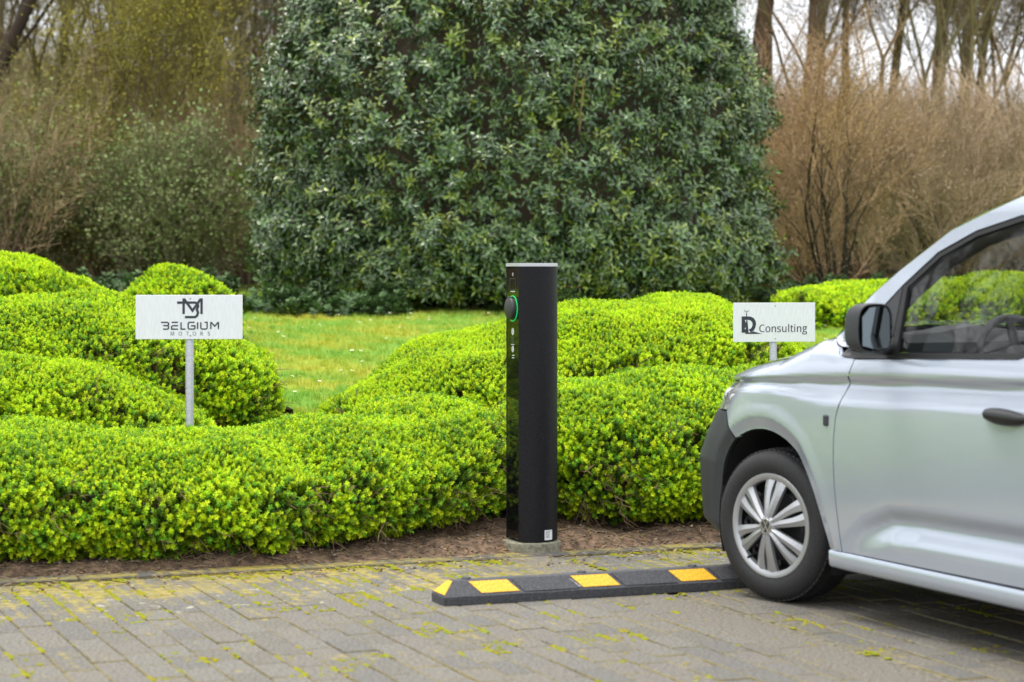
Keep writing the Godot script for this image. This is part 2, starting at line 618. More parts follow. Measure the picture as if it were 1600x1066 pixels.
func build_paving() -> void:
	var root := Node3D.new()
	root.name = "paving"
	add_child(root)
	root.position = PAVE_AT
	root.rotation_degrees.y = PAVE_TURN
	tag(root, "grey concrete block paving with yellow moss in its joints", "paving", "", "structure")
	# bedding sand that shows in the joints
	var b := Shape.new()
	b.quad(Vector3(-4.2, -0.008, 4.4), Vector3(5.5, -0.008, 4.4), Vector3(5.5, -0.008, -1.47), Vector3(-4.2, -0.008, -1.47))
	part("joint_sand", b, M.joint_sand, root)
	var shapes := []
	for k in 3:
		var s := Shape.new()
		s.box(Transform3D(Basis(), Vector3(0, -0.03, 0)), Vector3(0.124 - 0.001 * k, 0.06, 0.252 - 0.002 * k), 0.004)
		shapes.append(s.mesh())
	var spots := []
	var rest := Shape.new()
	var r := RandomNumberGenerator.new()
	r.seed = 4
	for i in range(-31, 41):
		var u := i * 0.13 + 0.0
		if u > 0.79 and u < 1.06:
			continue
		var off := 0.128 if posmod(i, 2) == 0 else 0.0
		off += r.randf_range(-0.02, 0.02)
		for j in range(-5, 17):
			var v := j * 0.256 + off
			if v < -1.20 or v > 4.2:
				continue
			var w := pave(u, v)
			var d := -w.z
			var px := 800.0 + 3400.0 * w.x / d
			var py := 425.0 + 3400.0 * 1.41 / d
			var seen := px > -30.0 and px < 1630.0 and py < 1085.0 and not (u > 1.3 and v > 0.2 and u < 3.0 and px > 1350 and py < 940)
			spots.append([d if seen else 100.0 + d, u, v, r.randf_range(-0.004, 0.002), r.randf_range(-0.6, 0.6), r.randi() % 6, r.randi() % 3, Vector2(r.randf_range(-0.5, 0.5), r.randf_range(-0.5, 0.5))])
	spots.sort_custom(func(a, c): return a[0] < c[0])
	for k in spots.size():
		var e: Array = spots[k]
		var bs := Basis.from_euler(Vector3(deg_to_rad(e[7].x), deg_to_rad(e[4]), deg_to_rad(e[7].y)))
		var t := Transform3D(bs, Vector3(e[1], e[3], e[2]))
		if k < 300:
			var o := part("paver", shapes[e[6]], M["paver_%d" % e[5]], root)
			o.transform = t
		else:
			rest.box(t.translated_local(Vector3(0, -0.03, 0)), Vector3(0.124, 0.06, 0.252), 0.004)
	part("paver_field", rest, M.paver_3, root).set_meta("kind", "stuff")
	# row of slabs that divides the parking bays, and the edging stones along the bed
	for k in range(-2, 6):
		var s := Shape.new()
		s.box(Transform3D(Basis(), Vector3(0, -0.03, 0)), Vector3(0.252, 0.06, 0.79), 0.005)
		var o := part("divider_slab", s, M.paver_6, root)
		o.position = Vector3(0.910, r.randf_range(-0.002, 0.003), k * 0.797 + 0.23)
		o.rotation_degrees.y = r.randf_range(-0.3, 0.3)
	for k in range(-5, 6):
		var s := Shape.new()
		s.box(Transform3D(Basis(), Vector3(0, -0.03, 0)), Vector3(0.985, 0.07, 0.125), 0.006)
		var o := part("edging_stone", s, M.paver_7, root)
		o.position = Vector3(k * 0.992 + 0.2, r.randf_range(0.0, 0.008), -1.395 + r.randf_range(-0.004, 0.004))
		o.rotation_degrees.y = r.randf_range(-0.4, 0.4)
	# moss cushions in and beside the joints
	var cushion := Shape.new()
	cushion.colored = true
	for k in 5:
		for ring in 2:
			var a := TAU * k / 5.0
			var c := TAU * (k + 1) / 5.0
			if ring == 0:
				cushion.quad(Vector3(cos(a), 0, -sin(a)), Vector3(cos(c), 0, -sin(c)), Vector3(cos(c) * 0.6, 0.8, -sin(c) * 0.6), Vector3(cos(a) * 0.6, 0.8, -sin(a) * 0.6))
			else:
				cushion.tri(Vector3(cos(a) * 0.6, 0.8, -sin(a) * 0.6), Vector3(cos(c) * 0.6, 0.8, -sin(c) * 0.6), Vector3(0, 1, 0))
	var where := []
	var tints := PackedColorArray()
	for k in 42000:
		var u := r.randf_range(-2.4, 2.6)
		var v := r.randf_range(-1.45, 2.2)
		if r.randf() < 0.62:
			u = roundf(u / 0.13) * 0.13 + 0.065 + r.randf_range(-0.008, 0.008)
		var w := pave(u, v)
		var n := soft_noise.get_noise_2d(w.x * 5.0, w.z * 5.0) + 0.6 * fine_noise.get_noise_2d(w.x * 1.2, w.z * 1.2)
		var lean := clampf((-v + 0.1) / 1.3, 0.0, 1.0)
		if n < 0.34 - 0.42 * lean:
			continue
		var sz := r.randf_range(0.004, 0.011)
		var bs := Basis.from_euler(Vector3(0, r.randf() * TAU, 0)).scaled(Vector3(sz * r.randf_range(0.8, 1.7), sz * r.randf_range(0.3, 0.7), sz * r.randf_range(0.8, 1.7)))
		where.append(Transform3D(bs, w + Vector3(0, -0.003, 0)))
		tints.append(Color(0.24, 0.21, 0.012).lerp(Color(0.16, 0.20, 0.014), r.randf()).lerp(Color(0.22, 0.12, 0.03), 0.5 if r.randf() < 0.15 else 0.0))
	tag(scatter("moss", cushion.mesh(), M.moss, where, tints, self), "yellow green moss cushions growing in the paving joints", "moss", "", "stuff")


func build_bed() -> void:
	var s := Shape.new()
	var step := 0.045
	var pos := {}
	var hgt := func(u: float, v: float) -> float:
		var p := pave(u, v)
		var k := clampf((-v - 1.46) / 0.12, 0.0, 1.0)
		return garden_y(p.x, p.z) + k * (0.018 + 0.02 * fine_noise.get_noise_2d(p.x, p.z) + 0.03 * mid_noise.get_noise_2d(p.x * 2.2, p.z * 2.2)) - 0.02 * (1.0 - k)
	var nu := int(8.6 / step)
	var nv := int(1.35 / step)
	for i in nu + 1:
		for j in nv + 1:
			var p := pave(-4.2 + i * step, -1.45 - j * step)
			p.y = hgt.call(-4.2 + i * step, -1.45 - j * step)
			pos[Vector2i(i, j)] = p
	var nrm := func(i: int, j: int) -> Vector3:
		var a: Vector3 = pos[Vector2i(mini(i + 1, nu), j)] - pos[Vector2i(maxi(i - 1, 0), j)]
		var b: Vector3 = pos[Vector2i(i, maxi(j - 1, 0))] - pos[Vector2i(i, mini(j + 1, nv))]
		return b.cross(a).normalized()
	for i in nu:
		for j in nv:
			var k := [Vector2i(i, j), Vector2i(i + 1, j), Vector2i(i + 1, j + 1), Vector2i(i, j + 1)]
			s.quad_s(pos[k[0]], pos[k[1]], pos[k[2]], pos[k[3]], nrm.call(k[0].x, k[0].y), nrm.call(k[1].x, k[1].y), nrm.call(k[2].x, k[2].y), nrm.call(k[3].x, k[3].y))
	tag(part("soil_bed", s, M.soil, self), "strip of bare brown soil between the paving and the hedges", "soil", "", "structure")
	# dead leaves, bits of twig and small stones on the soil
	var r := RandomNumberGenerator.new()
	r.seed = 8
	var leaf := Shape.new()
	leaf.colored = true
	leaf.quad(Vector3(-0.5, 0.12, 0), Vector3(0, 0, 0.3), Vector3(0.5, 0.15, 0), Vector3(0, 0.05, -0.3))
	var twig := Shape.new()
	twig.colored = true
	twig.tube([Vector3(-0.5, 0, 0), Vector3(-0.1, 0.03, 0.06), Vector3(0.5, 0, -0.05)], [0.03, 0.03, 0.02], 4)
	var stone := Shape.new()
	stone.colored = true
	stone.lathe(Transform3D(), [Vector2(0.0, 0.4), Vector2(0.3, 0.3), Vector2(0.5, 0.0), Vector2(0.3, -0.25), Vector2(0, -0.3)], 7)
	var lw := []
	var lt := PackedColorArray()
	var tw := []
	var tt := PackedColorArray()
	var sw := []
	var st := PackedColorArray()
	for k in 7500:
		var u := r.randf_range(-2.6, 3.4)
		var v := -1.47 - pow(r.randf(), 1.4) * 0.9
		if r.randf() < 0.12:
			v = -1.47 + pow(r.randf(), 2.0) * 0.5
		var p := pave(u, v)
		p.y = (hgt.call(u, v) if v < -1.47 else 0.002) + 0.003
		var b := Basis.from_euler(Vector3(r.randf_range(-0.4, 0.4), r.randf() * TAU, r.randf_range(-0.4, 0.4)))
		var f := r.randf()
		if f < 0.5:
			lw.append(Transform3D(b.scaled(Vector3.ONE * r.randf_range(0.008, 0.028)), p))
			lt.append([Color(0.20, 0.11, 0.05), Color(0.28, 0.17, 0.08), Color(0.13, 0.07, 0.035), Color(0.36, 0.26, 0.14), Color(0.16, 0.17, 0.05)][r.randi() % 5])
		elif f < 0.78:
			tw.append(Transform3D(b.scaled(Vector3.ONE * r.randf_range(0.02, 0.09)), p + Vector3(0, 0.003, 0)))
			tt.append(Color(0.17, 0.11, 0.06).lerp(Color(0.30, 0.23, 0.15), r.randf()))
		else:
			sw.append(Transform3D(b.scaled(Vector3.ONE * r.randf_range(0.005, 0.02)), p))
			st.append(Color(0.10, 0.075, 0.05).lerp(Color(0.24, 0.20, 0.16), pow(r.randf(), 2.0)))
	tag(scatter("dead_leaves", leaf.mesh(), M.litter, lw, lt, self), "small brown dead leaves strewn on the soil strip", "leaf litter", "", "stuff")
	tag(scatter("twig_litter", twig.mesh(), M.litter, tw, tt, self), "broken bits of twig lying on the soil strip", "twigs", "", "stuff")
	tag(scatter("gravel", stone.mesh(), M.litter, sw, st, self), "small stones and crumbs of soil along the paving edge", "gravel", "", "stuff")


# a leafy shoot: small folded leaves set round a stem that grows along +y
func shoot(seed_: int, count: int, length: float, leaf: float, wide: float, tip: Color, old: Color, lean := 0.75, share := 0.5) -> ArrayMesh:
	var r := RandomNumberGenerator.new()
	r.seed = seed_
	var s := Shape.new()
	s.colored = true
	s.tint = Color(0.10, 0.07, 0.03)
	var w := length * 0.02 + 0.0006
	s.tri(Vector3(-w, 0, 0), Vector3(w, 0, 0), Vector3(0, length, 0))
	s.tri(Vector3(0, 0, -w), Vector3(0, 0, w), Vector3(0, length, 0))
	for k in count:
		var t := (k + 0.6) / count
		var a := k * 2.4 + r.randf_range(-0.4, 0.4)
		var up := lerpf(lean * 0.35, lean * 1.25, t) + r.randf_range(-0.2, 0.2)
		var dir := Vector3(cos(a) * cos(up), sin(up), sin(a) * cos(up))
		var side := dir.cross(Vector3.UP).normalized()
		var fold := side.cross(dir).normalized()
		if fold.y < 0:
			fold = -fold
		var l := leaf * r.randf_range(0.75, 1.2) * lerpf(1.0, 0.8, t)
		var p := Vector3(0, length * t, 0)
		var mid := p + dir * l * 0.5
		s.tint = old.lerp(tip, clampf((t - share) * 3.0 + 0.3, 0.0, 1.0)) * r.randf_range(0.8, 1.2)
		var e := p + dir * l - fold * l * 0.12
		var x1 := mid + side * l * wide + fold * l * 0.12
		var x2 := mid - side * l * wide + fold * l * 0.12
		s.tri(p, x1, e)
		s.tri(p, e, x2)
	return s.mesh()


# samples a clipped mound: a rounded section swept along a ground line. Returns positions, normals and a shrunken inner hull
func mound_grid(line: Array, half: Array, tall: Array, seed_: int, ends := 3.0, rough := 1.0) -> Dictionary:
	var ns := 72
	var na := 36
	var curve := Curve3D.new()
	for p in line:
		curve.add_point(p)
	var total := curve.get_baked_length()
	var fn := FastNoiseLite.new()
	fn.seed = seed_
	fn.frequency = 1.0
	var pos := []
	for i in ns + 1:
		var s := float(i) / ns
		var e := pow(maxf(1.0 - pow(absf(2.0 * s - 1.0), ends), 0.0), 1.0 / ends)
		var f := s * (line.size() - 1)
		var i0 := mini(int(f), line.size() - 2)
		var fr := smoothstep(0.0, 1.0, f - i0)
		var hw: float = lerpf(half[i0], half[i0 + 1], fr) * maxf(e, 0.02)
		var ht: float = lerpf(tall[i0], tall[i0 + 1], fr) * (0.25 + 0.75 * e)
		var p := curve.sample_baked(s * total, false)
		var q := curve.sample_baked(minf(s * total + 0.05, total), false)
		var q0 := curve.sample_baked(maxf(s * total - 0.05, 0.0), false)
		var dir := (q - q0)
		dir.y = 0
		dir = dir.normalized()
		var side := Vector3(-dir.z, 0, dir.x)
		var row := []
		for j in na + 1:
			var th := lerpf(deg_to_rad(-62.0), deg_to_rad(242.0), float(j) / na)
			var c := cos(th)
			var sn := sin(th)
			var off := signf(c) * pow(absf(c), 0.72) * hw
			var y := 0.36 * ht + (pow(absf(sn), 0.8) * 0.64 * ht if sn > 0 else -pow(absf(sn), 0.8) * 0.33 * ht)
			var o := p + side * off
			o.y = garden_y(o.x, o.z) * 0.5 + garden_y(p.x, p.z) * 0.5 + y
			var out := (side * off * 0.8 / maxf(hw, 0.05) + Vector3(0, sn, 0)).normalized()
			o += out * (fn.get_noise_3d(o.x * 1.3, o.y * 1.3, o.z * 1.3) * 0.085 + fn.get_noise_3d(o.x * 5.0, o.y * 5.0, o.z * 5.0) * (0.014 if sn > 0.6 else 0.04)) * rough
			row.append(o)
		pos.append(row)
	var nrm := []
	for i in ns + 1:
		var row := []
		for j in na + 1:
			var a: Vector3 = pos[mini(i + 1, ns)][j] - pos[maxi(i - 1, 0)][j]
			var b: Vector3 = pos[i][mini(j + 1, na)] - pos[i][maxi(j - 1, 0)]
			var n := b.cross(a)
			n = n.normalized() if n.length_squared() > 1e-12 else Vector3.UP
			var mid: Vector3 = pos[i][na / 2] - Vector3(0, 0.3, 0)
			if n.dot(pos[i][j] - mid) < 0:
				n = -n
			row.append(n)
		nrm.append(row)
	return {"pos": pos, "nrm": nrm, "ns": ns, "na": na}


func mound(label: String, group: String, line: Array, half: Array, tall: Array, density: float, seed_: int, shoots: Array, fresh: float, ends := 3.0, size := 1.0) -> void:
	var mid: Vector3 = line[line.size() / 2]
	var base := Vector3(mid.x, garden_y(mid.x, mid.z), mid.z)
	var root := thing("clipped_hedge", label, "hedge", base, 0.0, group)
	var g := mound_grid(line, half, tall, seed_, ends)
	var pos: Array = g.pos
	var nrm: Array = g.nrm
	var core := Shape.new()
	var depth := 0.16 * size
	for i in g.ns:
		for j in g.na:
			var k := [[i, j], [i + 1, j], [i + 1, j + 1], [i, j + 1]]
			var p := []
			var n := []
			for e in k:
				n.append(nrm[e[0]][e[1]])
				p.append(pos[e[0]][e[1]] - nrm[e[0]][e[1]] * depth - base)
			core.quad_s(p[0], p[1], p[2], p[3], n[0], n[1], n[2], n[3])
	part("branch_core", core, M.twig_core, root)
	var r := RandomNumberGenerator.new()
	r.seed = seed_
	var thin := FastNoiseLite.new()
	thin.seed = seed_ + 50
	thin.frequency = 2.6
	var wa := []
	var ta := PackedColorArray()
	var wb := []
	var tb := PackedColorArray()
	var wt := []
	var tt := PackedColorArray()
	for i in g.ns:
		for j in g.na:
			var a: Vector3 = pos[i][j]
			var b: Vector3 = pos[i + 1][j]
			var c: Vector3 = pos[i + 1][j + 1]
			var d: Vector3 = pos[i][j + 1]
			var area := ((b - a).cross(d - a).length() + (b - c).cross(d - c).length()) * 0.5
			var want := area * density
			var count := int(want) + (1 if r.randf() < want - int(want) else 0)
			for k in count:
				var s := r.randf()
				var t := r.randf()
				var p := a.lerp(b, s).lerp(d.lerp(c, s), t)
				var n: Vector3 = (nrm[i][j] as Vector3).lerp(nrm[i + 1][j + 1], t).normalized()
				# old wood shows where the shears never reach: gaps low on the flanks
				var gap := thin.get_noise_3d(p.x, p.y, p.z)
				if n.y < 0.5 and gap < 0.0 and r.randf() < 0.74:
					if r.randf() < 0.03:
						var tb2 := Basis(Quaternion(Vector3.UP, (n + Vector3(r.randf_range(-0.9, 0.9), r.randf_range(-0.5, 0.9), r.randf_range(-0.9, 0.9))).normalized()))
						wt.append(Transform3D(tb2.scaled_local(Vector3.ONE * r.randf_range(0.6, 1.3)), p - n * r.randf_range(0.02, 0.09) - base))
						tt.append(Color(0.13, 0.085, 0.045).lerp(Color(0.28, 0.20, 0.11), r.randf()))
					continue
				var dirn := (n * 0.8 + Vector3.UP * 0.55 + Vector3(r.randf_range(-0.5, 0.5), r.randf_range(-0.3, 0.3), r.randf_range(-0.5, 0.5))).normalized()
				var q := Quaternion(Vector3.UP, dirn) if dirn.y > -0.99 else Quaternion(Vector3.RIGHT, PI)
				var bs := Basis(q) * Basis(Vector3.UP, r.randf() * TAU)
				var flank_ := 1.0 - smoothstep(0.35, 0.75, n.y)
				var sc := r.randf_range(0.75, 1.25) * size * lerpf(1.0, 1.35, flank_)
				var sink := r.randf_range(-0.03 * flank_, lerpf(0.03, 0.10, flank_)) * size
				var tone := 0.92 + 0.18 * r.randf() + 0.2 * gap
				var tr := Transform3D(bs.scaled_local(Vector3.ONE * sc), p - n * sink - base)
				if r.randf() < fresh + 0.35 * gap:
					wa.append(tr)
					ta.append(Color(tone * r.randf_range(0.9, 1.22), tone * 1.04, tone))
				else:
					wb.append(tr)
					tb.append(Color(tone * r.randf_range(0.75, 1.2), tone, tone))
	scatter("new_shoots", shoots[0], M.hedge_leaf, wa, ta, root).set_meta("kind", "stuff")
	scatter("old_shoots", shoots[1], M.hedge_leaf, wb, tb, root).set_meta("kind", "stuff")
	if wt.size():
		scatter("bare_twigs", bare_twig(), M.bark, wt, tt, root).set_meta("kind", "stuff")


var _bare: ArrayMesh
func bare_twig() -> ArrayMesh:
	if _bare == null:
		var s := Shape.new()
		s.colored = true
		s.tube([Vector3(0, 0, 0), Vector3(0.01, 0.05, 0.01), Vector3(-0.005, 0.11, 0.02), Vector3(0.02, 0.17, 0.01)], [0.003, 0.0026, 0.002, 0.001], 4, false)
		s.tube([Vector3(-0.003, 0.09, 0.018), Vector3(0.03, 0.12, 0.05)], [0.002, 0.001], 3, false)
		s.tube([Vector3(0.008, 0.045, 0.01), Vector3(-0.03, 0.08, -0.02)], [0.002, 0.001], 3, false)
		_bare = s.mesh()
	return _bare


func build_hedges() -> void:
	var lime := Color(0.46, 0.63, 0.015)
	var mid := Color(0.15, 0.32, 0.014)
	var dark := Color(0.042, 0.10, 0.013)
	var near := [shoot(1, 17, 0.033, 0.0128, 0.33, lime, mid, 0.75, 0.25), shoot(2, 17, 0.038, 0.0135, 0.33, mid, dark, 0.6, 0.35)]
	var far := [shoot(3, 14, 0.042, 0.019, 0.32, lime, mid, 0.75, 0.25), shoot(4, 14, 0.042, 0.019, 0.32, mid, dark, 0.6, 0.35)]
	var at := func(list: Array) -> Array:
		var o := []
		for e in list:
			o.append(pave(e[0], e[1]))
		return o
	var g := "clipped hedges round the lawn"
	mound("long low front hedge left of the black charging post", g, at.call([[-3.3, -2.10], [-2.2, -2.16], [-1.3, -2.16], [-0.4, -2.10], [0.45, -2.28], [1.12, -2.74]]),
		[0.62, 0.62, 0.56, 0.58, 0.60, 0.5], [0.70, 0.68, 0.53, 0.46, 0.50, 0.58], 9000.0, 101, near, 0.74, 5.0)
	mound("front hedge between the charging post and the silver van", g, at.call([[1.18, -2.45], [1.65, -2.32], [2.3, -2.25], [3.1, -2.3], [4.2, -2.4]]),
		[0.5, 0.62, 0.66, 0.64, 0.6], [0.58, 0.68, 0.70, 0.70, 0.64], 9000.0, 102, near, 0.70, 5.0)
	mound("wide rounded hedge mound behind the charging post", g, [Vector3(-1.16, 0, -13.9), Vector3(-0.45, 0, -14.2), Vector3(0.4, 0, -14.6), Vector3(1.2, 0, -15.0), Vector3(2.1, 0, -15.3)],
		[0.55, 0.9, 1.05, 1.05, 0.9], [0.25, 0.53, 0.72, 0.80, 0.55], 7500.0, 103, near, 0.9, 3.0)
	mound("tall hedge mound behind the sign with the navy monogram", g, [Vector3(-4.4, 0, -12.9), Vector3(-3.4, 0, -13.3), Vector3(-2.6, 0, -13.6), Vector3(-1.55, 0, -13.9)],
		[0.8, 0.85, 0.85, 0.75], [0.72, 0.77, 0.80, 0.58], 7500.0, 104, near, 0.82, 4.0)
	mound("low hedge shelf at the left edge before the taller mound", g, [Vector3(-4.0, 0, -11.7), Vector3(-3.1, 0, -12.1), Vector3(-2.5, 0, -12.3), Vector3(-1.75, 0, -12.5)],
		[0.5, 0.55, 0.5, 0.35], [0.62, 0.64, 0.52, 0.34], 7500.0, 105, near, 0.85, 3.0)
	mound("hedge mound farthest back at the left edge", g, [Vector3(-6.6, 0, -18.4), Vector3(-5.2, 0, -18.9), Vector3(-4.3, 0, -19.3), Vector3(-3.4, 0, -19.8)],
		[0.9, 1.0, 0.9, 0.7], [0.82, 0.82, 0.77, 0.45], 3600.0, 106, far, 0.85, 3.0, 1.2)
	mound("small ball shaped bush above the monogram sign", g, [Vector3(-3.62, 0, -20.2), Vector3(-3.12, 0, -20.3), Vector3(-2.6, 0, -20.4)],
		[0.5, 0.5, 0.5], [0.63, 0.65, 0.62], 3600.0, 107, far, 0.7, 2.2, 1.1)
	mound("long boxy hedge on the lawn behind the van", g, [Vector3(3.05, 0, -23.8), Vector3(4.2, 0, -24.2), Vector3(5.6, 0, -25.0), Vector3(7.6, 0, -26.2)],
		[0.75, 0.85, 0.9, 0.9], [0.42, 0.46, 0.52, 0.54], 3600.0, 108, far, 0.8, 6.0, 1.2)


func build_big_bush() -> void:
	var c := Vector3(0.0, 0.0, -28.0)
	c.y = garden_y(c.x, c.z) - 0.05
	var root := thing("evergreen_bush", "huge dome shaped evergreen bush with dark glossy leaves behind the lawn", "bush", c)
	var r := RandomNumberGenerator.new()
	r.seed = 60
	var f := FastNoiseLite.new()
	f.seed = 61
	f.frequency = 0.75
	f.fractal_octaves = 3
	var y0 := 0.95
	var surf := func(az: float, el: float, out: bool) -> Vector3:
		var ce := pow(maxf(cos(el), 0.0), 0.86 if el > 0 else 0.68)
		var se := pow(absf(sin(el)), 0.68) * signf(sin(el))
		var d := Vector3(cos(az) * ce * 3.06, se * (4.3 if el > 0 else 1.1), sin(az) * ce * 2.95)
		if el < 0:
			d.x *= 1.0 + 0.03 * sin(el)
		var n := f.get_noise_3d(d.x + 7.0, d.y, d.z)
		var k := 1.0 + n * 0.13 + (0.0 if out else -0.13)
		return Vector3(0, y0, 0) + d * k
	var hull := Shape.new()
	for i in 64:
		for j in 40:
			var p := []
			for e in [[0, 0], [1, 0], [1, 1], [0, 1]]:
				var az: float = TAU * (i + e[0]) / 64.0
				var el: float = lerpf(-1.5, PI / 2, (j + e[1]) / 40.0)
				p.append(surf.call(az, el, false))
			var n := []
			for q in p:
				n.append((q - Vector3(0, y0, 0)).normalized())
			hull.quad_s(p[0], p[1], p[2], p[3], n[0], n[1], n[2], n[3])
	part("branch_core", hull, M.shrub_core, root)
	var trunk := Shape.new()
	trunk.colored = true
	trunk.tint = Color(0.08, 0.06, 0.045)
	for k in 5:
		var a := k * 1.3
		trunk.tube([Vector3(cos(a) * 0.25, -0.1, sin(a) * 0.25), Vector3(cos(a) * 0.6, 1.2, sin(a) * 0.6), Vector3(cos(a) * 1.4, 3.2, sin(a) * 1.4)], [0.11, 0.09, 0.04], 7)
	part("trunk", trunk, M.bark, root)
	# twigs end in a spray of hanging lance-shaped leaves
	var leaves := []
	for k in 3:
		var s := Shape.new()
		s.colored = true
		s.tint = Color(0.12, 0.05, 0.03)
		s.tri(Vector3(-0.005, 0, 0), Vector3(0.005, 0, 0), Vector3(0, 0.22, 0))
		for m in 11:
			var t := 0.15 + 0.85 * m / 10.0
			var a := m * 2.4 + k
			var up := lerpf(-0.75, 0.55, t) + r.randf_range(-0.3, 0.3)
			var dir := Vector3(cos(a) * cos(up), sin(up), sin(a) * cos(up))
			var side := dir.cross(Vector3.UP).normalized()
			var fold := side.cross(dir).normalized()
			if fold.y < 0:
				fold = -fold
			var l := r.randf_range(0.068, 0.10)
			var p := Vector3(0, 0.21 * t, 0)
			var m1 := p + dir * l * 0.38
			var m2 := p + dir * l * 0.72 - fold * l * 0.05
			var tip := p + dir * l - fold * l * 0.16
			s.tint = Color(0.048, 0.098, 0.046).lerp(Color(0.082, 0.145, 0.058), r.randf()) if m < 8 else Color(0.10, 0.17, 0.045)
			var wd := l * 0.19
			for sg in [-1.0, 1.0]:
				var a1: Vector3 = m1 + side * wd * sg + fold * wd * 0.4
				var a2: Vector3 = m2 + side * wd * 0.8 * sg + fold * wd * 0.3
				if sg > 0:
					s.tri(p, a1, m1)
					s.quad(m1, a1, a2, m2)
					s.tri(m2, a2, tip)
				else:
					s.tri(p, m1, a1)
					s.quad(m1, m2, a2, a1)
					s.tri(m2, tip, a2)
		leaves.append(s.mesh())
	var where := [[], [], []]
	var tints := [PackedColorArray(), PackedColorArray(), PackedColorArray()]
	for k in 36000:
		var az := r.randf() * TAU
		if sin(az) < -0.35 and r.randf() < 0.6:
			continue
		var tt := r.randf_range(-0.96, 1.0)
		var el := asin(signf(tt) * pow(absf(tt), 1.0 / 0.68)) if r.randf() < 0.75 else asin(maxf(r.randf_range(-0.6, 1.0), -0.6))
		var p: Vector3 = surf.call(az, el, true)
		if p.y < 0.02:
			continue
		var p2: Vector3 = surf.call(az + 0.03, el, true)
		var p3: Vector3 = surf.call(az, el + 0.03, true)
		var n := (p2 - p).cross(p3 - p).normalized()
		if n.dot(p - Vector3(0, y0, 0)) < 0:
			n = -n
		var clump := f.get_noise_3d(p.x * 3.2, p.y * 3.2, p.z * 3.2)
		if clump < -0.10 and r.randf() < 0.75:
			continue
		p += n * (clump * 0.42 + r.randf_range(-0.26, 0.05))
		var dirn := (n * 0.75 + Vector3.UP * 0.45 + Vector3(r.randf_range(-0.6, 0.6), r.randf_range(-0.5, 0.4), r.randf_range(-0.6, 0.6))).normalized()
		var bs := Basis(Quaternion(Vector3.UP, dirn)) * Basis(Vector3.UP, r.randf() * TAU)
		var v := k % 3
		where[v].append(Transform3D(bs.scaled_local(Vector3.ONE * r.randf_range(0.8, 1.25)), p))
		var tone := r.randf_range(0.75, 1.25)
		var tc := Color(tone, tone, tone)
		# some twigs carry paler, yellower leaves
		var pale := f.get_noise_3d(p.x * 0.9 + 30.0, p.y * 0.9, p.z * 0.9)
		if r.randf() < 0.14 + 0.5 * maxf(pale, 0.0):
			tc = Color(tone * 1.9, tone * 1.45, tone * 0.6)
		tints[v].append(tc)
	for v in 3:
		scatter("leaves", leaves[v], M.shrub_leaf, where[v], tints[v], root).set_meta("kind", "stuff")
	# a few bare shoots stand out of the foliage
	for e in [[0.44, 0.75, 0.55], [0.78, 2.1, 0.7], [0.70, 2.35, 0.45]]:
		var sh := Shape.new()
		sh.colored = true
		sh.tint = Color(0.22, 0.14, 0.09)
		var z := 2.92
		sh.tube([Vector3(e[0], e[1], z - 0.05), Vector3(e[0] + 0.02, e[1] + e[2] * 0.5, z + 0.06), Vector3(e[0] + 0.07, e[1] + e[2], z + 0.06)], [0.012, 0.009, 0.004], 5)
		part("bare_shoot", sh, M.bark, root)


